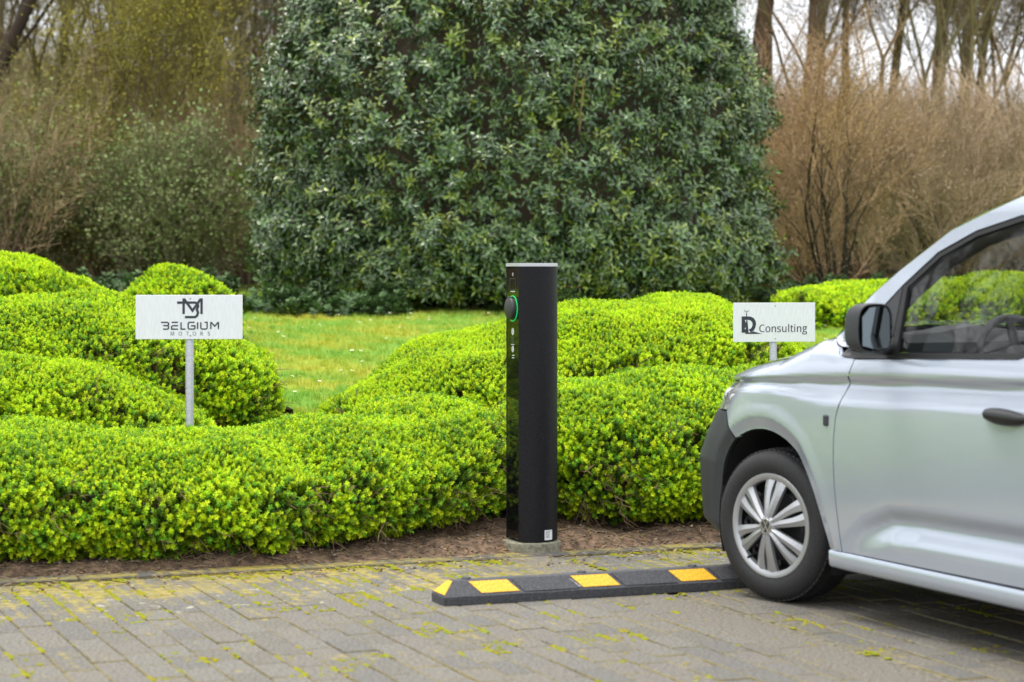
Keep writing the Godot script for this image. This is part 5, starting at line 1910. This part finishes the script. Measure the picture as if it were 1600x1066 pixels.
func mirror_shell(far: bool) -> Shape:
	var s := Shape.new()
	# rings from the glass side (rear) to the front of the shell
	var rings := []
	for e in [[0.868, 0.93], [0.880, 0.99], [0.872, 1.03], [0.845, 1.05], [0.81, 1.03], [0.775, 0.92], [0.755, 0.70], [0.748, 0.3]]:
		var ring := []
		for j in 28:
			var a := TAU * j / 28.0
			var c := cos(a)
			var sn := sin(a)
			var zz: float = 0.084 + signf(c) * pow(absf(c), 0.55) * 0.073 * e[1] * (1.0 - 0.12 * maxf(sn, 0.0) * (1.0 if c > 0 else 0.2))
			var yy: float = 1.193 + signf(sn) * pow(absf(sn), 0.55) * 0.092 * e[1]
			ring.append(Vector3(e[0] - 0.02 * clampf((zz - 0.08) / 0.08, 0.0, 1.0), yy, -BODY_WIDTH - zz if far else zz))
		rings.append(ring)
	var nrm := func(k: int, j: int) -> Vector3:
		var a: Vector3 = rings[mini(k + 1, rings.size() - 1)][j] - rings[maxi(k - 1, 0)][j]
		var b: Vector3 = rings[k][(j + 1) % 28] - rings[k][(j + 27) % 28]
		var n := a.cross(b).normalized()
		var mid := Vector3(0.81, 1.193, -BODY_WIDTH - 0.084 if far else 0.084)
		return n if n.dot(rings[k][j] - mid) > 0 else -n
	for k in rings.size() - 1:
		for j in 28:
			var m := (j + 1) % 28
			s.quad_s(rings[k][j], rings[k + 1][j], rings[k + 1][m], rings[k][m], nrm.call(k, j), nrm.call(k + 1, j), nrm.call(k + 1, m), nrm.call(k, m))
	var last := rings.size() - 1
	for j in 28:
		s.tri_s(Vector3(0.745, 1.193, -BODY_WIDTH - 0.08 if far else 0.08), rings[last][j], rings[last][(j + 1) % 28], Vector3(-1, 0, 0), Vector3(-1, 0, 0), Vector3(-1, 0, 0))
	# foot that joins it to the door
	var fz := func(z: float) -> float: return -BODY_WIDTH - z if far else z
	s.tube([Vector3(0.78, 1.112, fz.call(-0.03)), Vector3(0.80, 1.112, fz.call(0.03)), Vector3(0.81, 1.125, fz.call(0.07))], [0.03, 0.026, 0.03], 10)
	return s


func build_cabin(v: Node3D) -> void:
	var w := BODY_WIDTH
	var dash := Shape.new()
	# dashboard section swept across the cabin
	var sec := [Vector2(0.25, 1.07), Vector2(0.45, 1.135), Vector2(0.62, 1.165), Vector2(0.75, 1.16), Vector2(0.80, 1.13), Vector2(0.80, 1.06), Vector2(0.74, 0.95), Vector2(0.70, 0.75), Vector2(0.62, 0.6)]
	for k in sec.size() - 1:
		for j in 16:
			var q := []
			for e in [[k, j], [k, j + 1], [k + 1, j + 1], [k + 1, j]]:
				var f: float = e[1] / 16.0
				var hump := 0.035 * exp(-pow((f - 0.24) / 0.10, 2.0)) if e[0] in [2, 3] else 0.0
				q.append(Vector3(sec[e[0]].x, sec[e[0]].y + hump, lerpf(-0.12, -w + 0.12, f)))
			dash.quad(q[0], q[1], q[2], q[3])
	part("dashboard", dash, M.van_dash, v)
	var st := Shape.new()
	var c := Vector3(1.115, 1.065, -0.43)
	var tilt := Basis(Vector3(0, 0, 1), deg_to_rad(-62.0))
	var pts := []
	var rr := []
	for k in 41:
		var a := TAU * k / 40.0
		pts.append(c + tilt * Vector3(cos(a) * 0.185, 0, sin(a) * 0.185))
		rr.append(0.0165)
	st.tube(pts, rr, 10, false)
	for a in [0.0, PI * 0.5 + 0.35, -PI * 0.5 - 0.35]:
		st.tube([c + tilt * Vector3(-cos(a) * 0.05, -0.01, sin(a) * 0.05), c + tilt * Vector3(-cos(a) * 0.18, 0, sin(a) * 0.18)], [0.022, 0.016], 8)
	st.lathe(Transform3D(tilt, c), [Vector2(0.0, 0.03), Vector2(0.05, 0.025), Vector2(0.075, 0.0), Vector2(0.05, -0.05)], 20)
	st.tube([c, Vector3(0.78, 0.98, -0.43)], [0.035, 0.045], 10)
	part("steering_wheel", st, M.van_dash, v)
	for z in [-0.45, -w + 0.45]:
		var se := Shape.new()
		se.box(Transform3D(Basis(), Vector3(1.45, 0.66, z)), Vector3(0.52, 0.20, 0.50), 0.05)
		se.box(Transform3D(Basis(Vector3(0, 0, 1), deg_to_rad(-14.0)), Vector3(1.74, 1.02, z)), Vector3(0.15, 0.66, 0.48), 0.05)
		se.box(Transform3D(Basis(Vector3(0, 0, 1), deg_to_rad(-10.0)), Vector3(1.82, 1.46, z)), Vector3(0.10, 0.19, 0.27), 0.04)
		part("seat", se, M.van_seat, v)
	var bh := Shape.new()
	bh.box(Transform3D(Basis(), Vector3(2.02, 1.0, -w / 2)), Vector3(0.03, 1.36, w - 0.36), 0.005)
	part("bulkhead", bh, M.van_interior, v)
	var hd := Shape.new()
	hd.box(Transform3D(Basis(), Vector3(1.9, 1.72, -w / 2)), Vector3(0.9, 0.02, w - 0.5), 0.005)
	part("headlining", hd, M.van_interior, v)
	var fl := Shape.new()
	fl.box(Transform3D(Basis(), Vector3(1.3, 0.33, -w / 2)), Vector3(1.5, 0.03, w - 0.2), 0.005)
	fl.box(Transform3D(Basis(), Vector3(0.55, 0.7, -w / 2)), Vector3(0.04, 0.75, w - 0.3), 0.005)
	part("cabin_floor", fl, M.van_interior, v)


func letters(text: String, height: float, m: Material, parent: Node, at: Transform3D, called := "lettering") -> MeshInstance3D:
	var t := TextMesh.new()
	var f := SystemFont.new()
	f.font_names = PackedStringArray(["Droid Sans"])
	t.font = f
	t.text = text
	t.font_size = 64
	t.pixel_size = height / 46.0
	t.depth = 0.0012
	var o := part(called, t, m, parent)
	o.transform = at
	return o


func strokes(lines: Array, wide: float, m: Material, parent: Node, at: Transform3D, called: String, depth := 0.0012) -> void:
	var polys := []
	for l in lines:
		var pl := PackedVector2Array()
		for e in l:
			pl.append(Vector2(e[0], e[1]))
		for o in Geometry2D.offset_polyline(pl, wide * 0.5, Geometry2D.JOIN_MITER, Geometry2D.END_BUTT):
			if not Geometry2D.is_polygon_clockwise(o):
				polys.append(o)
	# join strokes that touch, so that no two faces share a plane
	var joined := []
	for p in polys:
		var now: PackedVector2Array = p
		var again := true
		while again:
			again = false
			for k in joined.size():
				var u := Geometry2D.merge_polygons(joined[k], now)
				var outer := []
				for q in u:
					if not Geometry2D.is_polygon_clockwise(q):
						outer.append(q)
				if outer.size() == 1 and u.size() == 1:
					now = outer[0]
					joined.remove_at(k)
					again = true
					break
		joined.append(now)
	var s := Shape.new()
	var lift := 0.0
	for q in joined:
		s.prism(at.translated_local(Vector3(0, 0, lift)), q, depth)
		lift += 0.00012
	part(called, s, m, parent)


# rain beads as relief
func drops(size: int, count: int) -> ImageTexture:
	var im := Image.create(size, size, false, Image.FORMAT_L8)
	var r := RandomNumberGenerator.new()
	r.seed = 91
	for k in count:
		var c := Vector2(r.randf() * size, r.randf() * size)
		var rad := r.randf_range(1.2, 3.4) * (1.6 if r.randf() < 0.08 else 1.0)
		for y in range(int(-rad) - 1, int(rad) + 2):
			for x in range(int(-rad) - 1, int(rad) + 2):
				var d := Vector2(x, y).length() / rad
				if d < 1.0:
					var h := sqrt(1.0 - d * d)
					var px := posmod(int(c.x) + x, size)
					var py := posmod(int(c.y) + y, size)
					im.set_pixel(px, py, Color(h, h, h))
	return ImageTexture.create_from_image(im)


func build_charger() -> void:
	var body := mat("charger_coat", Color.WHITE, 0.48)
	body.albedo_texture = grain(256, 61, 0.08, lin(0.005, 0.005, 0.007), lin(0.010, 0.010, 0.013), 3)
	body.uv1_triplanar = true
	body.uv1_scale = Vector3.ONE * 3.0
	body.metallic_specular = 0.32
	body.heightmap_enabled = true
	body.heightmap_texture = drops(512, 1500)
	body.heightmap_scale = 0.12
	mat("charger_glass", lin(0.004, 0.004, 0.005), 0.06)
	mat("charger_cap", lin(0.50, 0.51, 0.54), 0.4, 0.35)
	mat("charger_knob", lin(0.028, 0.028, 0.03), 0.5)
	mat("charger_print", lin(0.62, 0.64, 0.64), 0.5)
	mat("charger_faint", lin(0.05, 0.055, 0.05), 0.3)
	var led := mat("led_green", lin(0.02, 0.5, 0.12), 0.4)
	led.emission_enabled = true
	led.emission = lin(0.01, 0.62, 0.14)
	led.emission_energy_multiplier = 0.3
	var c := thing("charging_post", "tall black car charging post with a green ring on a concrete foot", "charging post", Vector3(0.097, 0.0, -11.04), PAVE_TURN)
	var foot := Shape.new()
	foot.lathe(Transform3D(), [Vector2(0.0, 0.05), Vector2(0.140, 0.05), Vector2(0.149, 0.045), Vector2(0.152, 0.03), Vector2(0.155, -0.1)], 48)
	part("concrete_foot", foot, M.concrete_foot, c)
	var R := 0.1335
	var cut := 0.1015
	var half := sqrt(R * R - cut * cut)
	var a0 := PI - atan2(half, cut)
	var ring := func(extra: float) -> PackedVector2Array:
		var o := PackedVector2Array()
		for k in 61:
			var a := lerpf(-a0, a0, k / 60.0)
			o.append(Vector2(cos(a), sin(a)) * (R + extra))
		return o
	var y0 := 0.056
	var y1 := 1.437
	# rounded shell, open on the panel side with thin lips
	var s := Shape.new()
	var o: PackedVector2Array = ring.call(0.0)
	var inn: PackedVector2Array = ring.call(-0.006)
	for k in 60:
		for side in [[o, 1.0], [inn, -1.0]]:
			var p: Vector2 = side[0][k]
			var q: Vector2 = side[0][k + 1]
			var np: Vector3 = Vector3(p.x, 0, p.y).normalized() * side[1]
			var nq: Vector3 = Vector3(q.x, 0, q.y).normalized() * side[1]
			s.quad_s(Vector3(p.x, y0, p.y), Vector3(p.x, y1, p.y), Vector3(q.x, y1, q.y), Vector3(q.x, y0, q.y), np, np, nq, nq)
	for e in [0, 60]:
		var n := Vector3(-1, 0, 0)
		s.quad_s(Vector3(o[e].x, y0, o[e].y), Vector3(o[e].x, y1, o[e].y), Vector3(inn[e].x, y1, inn[e].y), Vector3(inn[e].x, y0, inn[e].y), n, n, n, n)
	part("shell", s, body, c)
	# glossy front panel, slightly sunk between the lips
	var pn := Shape.new()
	pn.box(Transform3D(Basis(), Vector3(-cut + 0.006, (y0 + y1) * 0.5 + 0.002, 0)), Vector3(0.008, y1 - y0 - 0.012, half * 2.0 - 0.014), 0.002)
	var panel_ := part("front_panel", pn, M.charger_glass, c)
	var back := Shape.new()
	back.box(Transform3D(Basis(), Vector3(-cut + 0.02, (y0 + y1) * 0.5, 0)), Vector3(0.01, y1 - y0, half * 2.0 - 0.012), 0.0)
	part("panel_frame", back, body, c)
	# flat lid
	var cap := Shape.new()
	var co: PackedVector2Array = ring.call(0.0025)
	var tr := Transform3D(Basis(Vector3.RIGHT, PI / 2), Vector3(0, y1 + 0.018, 0))
	var lid := PackedVector2Array()
	var lid2 := PackedVector2Array()
	for p in co:
		lid.append(p)
		lid2.append(p * 0.985)
	cap.prism(Transform3D(Basis(Vector3.RIGHT, PI / 2), Vector3(0, y1 + 0.0145, 0)), lid, 0.0135)
	cap.prism(Transform3D(Basis(Vector3.RIGHT, PI / 2), Vector3(0, y1 + 0.0175, 0)), lid2, 0.003)
	part("lid", cap, M.charger_cap, c)
	# what is on the panel: face frame looks along -x; text runs along +z (towards the camera)
	var face := Basis(Vector3(0, 0, 1), Vector3(0, 1, 0), Vector3(-1, 0, 0))
	var fx := -cut + 0.0019
	letters("e", 0.022, M.charger_print, panel_, Transform3D(face, Vector3(fx, 1.400, 0.0)), "logo")
	var scr := []
	for e in [[[-0.036, 1.319], [0.036, 1.319]], [[0.036, 1.321], [0.036, 1.374]], [[-0.036, 1.321], [-0.036, 1.374]], [[-0.036, 1.376], [0.036, 1.376]]]:
		scr.append(e)
	strokes(scr, 0.0022, M.charger_faint, panel_, Transform3D(face, Vector3(fx, 0, 0)), "reader_outline")
	strokes([[[-0.030, 1.311], [0.030, 1.311]]], 0.004, M.charger_print, panel_, Transform3D(face, Vector3(fx, 0, 0)), "reader_text")
	var ledr := Shape.new()
	ledr.lathe(Transform3D(Basis(Vector3(0, 0, 1), PI / 2), Vector3(fx, 1.225, 0)), [Vector2(0.062, -0.001), Vector2(0.062, 0.003), Vector2(0.0658, 0.003), Vector2(0.0658, -0.001)], 56)
	part("led_ring_light", ledr, led, c)
	var kb := Shape.new()
	kb.lathe(Transform3D(Basis(Vector3(0, 0, 1), PI / 2), Vector3(fx, 1.225, 0)), [Vector2(0.0, 0.027), Vector2(0.050, 0.027), Vector2(0.0545, 0.024), Vector2(0.056, 0.020), Vector2(0.056, 0.012), Vector2(0.052, 0.010), Vector2(0.052, 0.0)], 48)
	kb.box(Transform3D(Basis(), Vector3(fx - 0.016, 1.278, 0)), Vector3(0.02, 0.014, 0.03), 0.003)
	part("socket_cover", kb, M.charger_knob, c)
	# small printed marks under the socket
	for e in [[1.108, 0.017], [1.020, 0.015]]:
		var hx := PackedVector2Array()
		for k in 6:
			hx.append(Vector2(cos(TAU * k / 6.0 + PI / 6) * e[1], e[0] + sin(TAU * k / 6.0 + PI / 6) * e[1] * 1.15))
		var sh := Shape.new()
		sh.prism(Transform3D(face, Vector3(fx, 0, 0)), hx, 0.001)
		var ic := part("printed_symbol", sh, M.charger_print, panel_)
		var dot := Shape.new()
		dot.box(Transform3D(Basis(), Vector3(fx - 0.0012, e[0] + 0.006, 0)), Vector3(0.0012, 0.006, 0.005), 0.0)
		dot.box(Transform3D(Basis(), Vector3(fx - 0.0012, e[0] - 0.006, 0)), Vector3(0.0012, 0.006, 0.005), 0.0)
		part("symbol_mark", dot, M.charger_glass, ic)
	var tl := []
	for y in [1.080, 1.072, 1.064, 1.056, 1.046]:
		tl.append([[-0.022, y], [0.022, y]])
	strokes(tl, 0.0035, M.charger_faint, panel_, Transform3D(face, Vector3(fx, 0, 0)), "small_print")
	strokes([[[-0.022, 1.043], [0.022, 1.043]], [[-0.004, 0.988], [0.022, 0.988]], [[-0.006, 0.976], [0.022, 0.976]]], 0.004, M.charger_print, panel_, Transform3D(face, Vector3(fx - 0.0004, 0, 0)), "small_print")
	# type label low on the round side
	mat("label_white", lin(0.66, 0.68, 0.72), 0.5)
	var lb := Shape.new()
	var lt := Shape.new()
	var strip := func(sh: Shape, f0: float, f1: float, b0: float, b1: float, up: float) -> void:
		for k in 8:
			var fa := deg_to_rad(lerpf(f0, f1, k / 8.0))
			var fb := deg_to_rad(lerpf(f0, f1, (k + 1) / 8.0))
			var na := Vector3(sin(fa), 0, cos(fa))
			var nb := Vector3(sin(fb), 0, cos(fb))
			sh.quad_s(na * (R + up) + Vector3(0, b0, 0), na * (R + up) + Vector3(0, b1, 0), nb * (R + up) + Vector3(0, b1, 0), nb * (R + up) + Vector3(0, b0, 0), na, na, nb, nb)
	strip.call(lb, 8.5, 30.0, 0.062, 0.112, 0.0006)
	for y in [0.104, 0.098, 0.092, 0.086, 0.08, 0.074]:
		strip.call(lt, 11.0, 22.0 if y < 0.10 else 27.0, y, y + 0.0022, 0.0011)
	var ll := part("type_label", lb, M.label_white, c)
	part("label_print", lt, M.print_grey, ll)


func build_wheel_stop() -> void:
	var w := Node3D.new()
	w.name = numbered("wheel_stop")
	add_child(w)
	w.position = PAVE_AT
	w.rotation_degrees.y = PAVE_TURN
	tag(w, "black rubber wheel stop with yellow patches in front of the van's tyre", "wheel stop")
	var L := 1.83
	var e := 0.062
	# section: (v, h) from the front foot over the top to the back foot
	var sec := [Vector2(0.0, 0.001), Vector2(0.002, 0.036), Vector2(-0.004, 0.043), Vector2(-0.052, 0.096), Vector2(-0.058, 0.099), Vector2(-0.098, 0.099), Vector2(-0.104, 0.096), Vector2(-0.152, 0.043), Vector2(-0.158, 0.036), Vector2(-0.156, 0.001)]
	var inset := [0.0, 0.0, 0.004, e - 0.004, e, e, e - 0.004, 0.004, 0.0, 0.0]
	var at := func(k: int, f: float) -> Vector3:
		var u := lerpf(inset[k], L - inset[k], f)
		var wob := 0.0012 * sin(u * 23.0) if k > 0 else 0.0
		return Vector3(u, sec[k].y + wob, sec[k].x)
	var s := Shape.new()
	for k in sec.size() - 1:
		for j in 30:
			s.quad(at.call(k, j / 30.0), at.call(k, (j + 1) / 30.0), at.call(k + 1, (j + 1) / 30.0), at.call(k + 1, j / 30.0))
	for f in [0.0, 1.0]:
		for k in range(0, 4):
			var m := sec.size() - 1 - k
			var a: Vector3 = at.call(k, f)
			var b: Vector3 = at.call(k + 1, f)
			var c: Vector3 = at.call(m - 1, f)
			var d: Vector3 = at.call(m, f)
			if f == 0.0:
				s.quad(a, b, c, d)
			else:
				s.quad(d, c, b, a)
	part("body", s, M.stop_rubber, w)
	# slope frame: from the lower edge to the upper edge of the near flank
	var lowp := Vector3(0, 0.0445, -0.0055)
	var upp := Vector3(0, 0.0945, -0.0505)
	var nr := (upp - lowp).cross(Vector3(1, 0, 0)).normalized()
	if nr.z < 0:
		nr = -nr
	var pad := func(t0: float, t1: float, b0: float, b1: float, lift: float, lo: float, hi: float) -> Shape:
		var q := Shape.new()
		var c := [lowp.lerp(upp, lo) + Vector3(b0, 0, 0), lowp.lerp(upp, lo) + Vector3(b1, 0, 0), lowp.lerp(upp, hi) + Vector3(t1, 0, 0), lowp.lerp(upp, hi) + Vector3(t0, 0, 0)]
		var up := []
		for p in c:
			up.append(p + nr * lift)
		q.quad(up[0], up[1], up[2], up[3])
		for k in 4:
			q.quad(c[k] - nr * 0.002, c[(k + 1) % 4] - nr * 0.002, up[(k + 1) % 4], up[k])
		return q
	for k in 4:
		var o := 0.4705 * k
		part("yellow_patch", pad.call(0.126 + o, 0.300 + o, 0.172 + o, 0.346 + o, 0.0028, 0.04, 0.94), M.stop_yellow, w)
		if k < 3:
			part("raised_pad", pad.call(0.322 + o, 0.575 + o, 0.368 + o, 0.622 + o, 0.0035, -0.03, 0.97), M.stop_rubber, w)
	# yellow end facet
	var ef := Shape.new()
	var q0: Vector3 = at.call(2, 0.0)
	var q1: Vector3 = at.call(3, 0.0)
	var q2: Vector3 = at.call(6, 0.0)
	var q3: Vector3 = at.call(7, 0.0)
	var en := (q1 - q0).cross(q3 - q0).normalized()
	if en.x > 0:
		en = -en
	var cc := (q0 + q1 + q2 + q3) * 0.25
	var fl := []
	for p in [q0, q1, q2, q3]:
		fl.append(cc + (p - cc) * 0.93 + en * 0.0025)
	ef.quad_s(fl[0], fl[1], fl[2], fl[3], en, en, en, en)
	for k in 4:
		ef.quad(fl[k], fl[(k + 1) % 4], fl[(k + 1) % 4] - en * 0.004, fl[k] - en * 0.004)
	part("yellow_end", ef, M.stop_yellow, w)
	for u in [0.128, 0.664, 1.200, 1.70]:
		var b := Shape.new()
		b.lathe(Transform3D(Basis(), Vector3(u, 0.099, -0.078)), [Vector2(0.0, 0.009), Vector2(0.017, 0.009), Vector2(0.020, 0.006), Vector2(0.021, -0.002)], 20)
		part("bolt", b, M.stop_rubber, w)
	# pale scrapes left by tyres
	for e2 in [[0.150, 0.185, 0.186, 0.222, 0.0, 0.34], [0.585, 0.592, 0.622, 0.634, 0.06, 0.72]]:
		part("scrape", pad.call(e2[0], e2[1], e2[2], e2[3], 0.0012 if e2[0] < 0.3 else 0.0042, e2[4], e2[5]), M.scuff, w)


func sign_board(label: String, at: Vector3, turn: float, wide: float, high: float, y: float) -> Node3D:
	at.y = garden_y(at.x, at.z)
	var s := thing("bay_sign", label, "sign", at, turn, "parking bay signs")
	var p := Shape.new()
	p.lathe(Transform3D(), [Vector2(0.0, y + high * 0.45 - at.y), Vector2(0.0205, y + high * 0.45 - at.y), Vector2(0.0215, y + high * 0.44 - at.y), Vector2(0.0215, -0.3)], 20)
	part("post", p, M.galvanised, s)
	var b := Shape.new()
	b.box(Transform3D(Basis(), Vector3(0, y - at.y, 0.026)), Vector3(wide, high, 0.004), 0.0012)
	part("board", b, M.sign_white, s)
	for k in [-1.0, 1.0]:
		var sc := Shape.new()
		sc.lathe(Transform3D(Basis(Vector3.RIGHT, PI / 2), Vector3(0.006, y - at.y + k * high * 0.42, 0.028)), [Vector2(0.0, 0.0025), Vector2(0.0035, 0.0022), Vector2(0.0048, 0.0)], 10)
		part("screw", sc, M.galvanised, s)
	return s


func build_signs() -> void:
	# left: monogram over two lines of lettering
	var a := sign_board("white sign with a navy monogram above two lines of lettering", Vector3(-1.66, 0, -11.2), 4.0, 0.545, 0.227, 1.178)
	var y := 1.178 - a.position.y
	var f := Transform3D(Basis(), Vector3(0, 0, 0.0281))
	var k := 0.545 / 1390.0
	var pt := func(px: float, py: float) -> Array: return [(px - 805.0) * k, y - (py - 385.0) * k]
	var mono := [[pt.call(648, 195), pt.call(885, 195), pt.call(915, 212), pt.call(922, 245), pt.call(905, 285), pt.call(920, 325), pt.call(908, 365), pt.call(885, 385), pt.call(750, 385)],
		[pt.call(733, 345), pt.call(733, 155), pt.call(745, 155), pt.call(848, 300), pt.call(950, 155), pt.call(966, 155), pt.call(966, 345)]]
	strokes(mono, 31.0 * k, M.print_navy, a, f, "monogram")
	var glyph := {
		"B": [[[0, 1], [0.82, 1], [1, 0.88], [1, 0.62], [0.9, 0.52], [0.3, 0.52]], [[0.9, 0.48], [1, 0.36], [1, 0.12], [0.84, 0], [0.28, 0]]],
		"E": [[[1, 1], [0.06, 1]], [[1, 0.5], [0.2, 0.5], [0.05, 0.38], [0.05, 0], [1, 0]]],
		"L": [[[0, 1], [0, 0], [1, 0]]],
		"G": [[[0.95, 1], [0.18, 1], [0.02, 0.85], [0.02, 0.15], [0.18, 0], [0.85, 0], [1, 0.12], [1, 0.48], [0.45, 0.48]]],
		"I": [[[0.5, 1], [0.5, 0]]],
		"U": [[[0.02, 1], [0.02, 0.15], [0.2, 0], [0.8, 0], [0.98, 0.15], [0.98, 1], [0.6, 1]]],
		"M": [[[0.02, 0], [0.02, 0.96], [0.1, 0.96], [0.5, 0.42], [0.92, 0.96], [0.98, 0.96], [0.98, 0]]],
	}
	var spots := [["B", 432, 545], ["E", 565, 668], ["L", 692, 765], ["G", 782, 888], ["I", 905, 925], ["U", 947, 1048], ["M", 1077, 1196]]
	for e in spots:
		var lines := []
		for l in glyph[e[0]]:
			var q := []
			for p in l:
				q.append(pt.call(lerpf(e[1] + 8.0, e[2] - 8.0, p[0]) if e[0] != "I" else 915.0, lerpf(542.0, 453.0, p[1])))
			lines.append(q)
		strokes(lines, 17.0 * k, M.print_navy, a, f, "letter")
	var word := "MOTORS"
	var xs := [588.0, 690.0, 785.0, 873.0, 967.0, 1060.0]
	for m in 6:
		var p: Array = pt.call(xs[m], 602.0)
		letters(word[m], 0.0195, M.print_grey, a, Transform3D(Basis(), Vector3(p[0], p[1], 0.0286)), "letter")
	# right: letter D with a mast, and a word
	var b := sign_board("white sign with a large dark letter D and one word", Vector3(1.548, 0, -12.9), 9.0, 0.50, 0.232, 1.112)
	y = 1.112 - b.position.y
	k = 0.50 / 1300.0
	var p2 := func(px: float, py: float) -> Vector2: return Vector2((px - 780.0) * k, y - (py - 432.0) * k)
	var z := Transform3D(Basis(), Vector3(0, 0, 0.0281))
	var outer := PackedVector2Array()
	for e in [[262, 590], [262, 340], [330, 340], [400, 342], [450, 365], [482, 410], [490, 460], [478, 515], [450, 560], [405, 585], [372, 545], [415, 520], [436, 475], [430, 430], [400, 400], [352, 390], [372, 590]]:
		outer.append(p2.call(e[0], e[1]))
	var d := Shape.new()
	d.prism(z, outer, 0.0012)
	var tail := PackedVector2Array()
	for e in [[320, 609], [585, 609], [445, 571], [405, 587], [320, 592]]:
		tail.append(p2.call(e[0], e[1]))
	d.prism(z.translated_local(Vector3(0, 0, 0.0002)), tail, 0.0012)
	for r in [[334, 292, 346, 341], [338, 262, 342, 292], [310, 244, 316, 270], [362, 244, 368, 270], [322, 260, 358, 265]]:
		var q := PackedVector2Array([p2.call(r[0], r[3]), p2.call(r[2], r[3]), p2.call(r[2], r[1]), p2.call(r[0], r[1])])
		d.prism(z.translated_local(Vector3(0, 0, 0.0001)), q, 0.0012)
	part("letter_with_mast", d, M.print_navy, b)
	var cut := Shape.new()
	for t in [[[314, 395], [334, 395], [330, 440]], [[310, 520], [326, 512], [320, 545]]]:
		var q := PackedVector2Array()
		for e in t:
			q.append(p2.call(e[0], e[1]))
		cut.prism(z.translated_local(Vector3(0, 0, 0.0008)), q, 0.0012)
	part("mast_gap", cut, M.sign_white, b)
	var wd := letters("Consulting", 0.0455, M.print_navy, b, Transform3D(), "lettering")
	var box := (wd.mesh as TextMesh).get_aabb()
	var want := 760.0 * k
	var sc := want / box.size.x
	var mid: Vector2 = p2.call(922.0, 540.0)
	wd.transform = Transform3D(Basis().scaled(Vector3(sc, sc, 1)), Vector3(mid.x - (box.position.x + box.size.x * 0.5) * sc, mid.y - (box.position.y + box.size.y * 0.5) * sc, 0.0287))
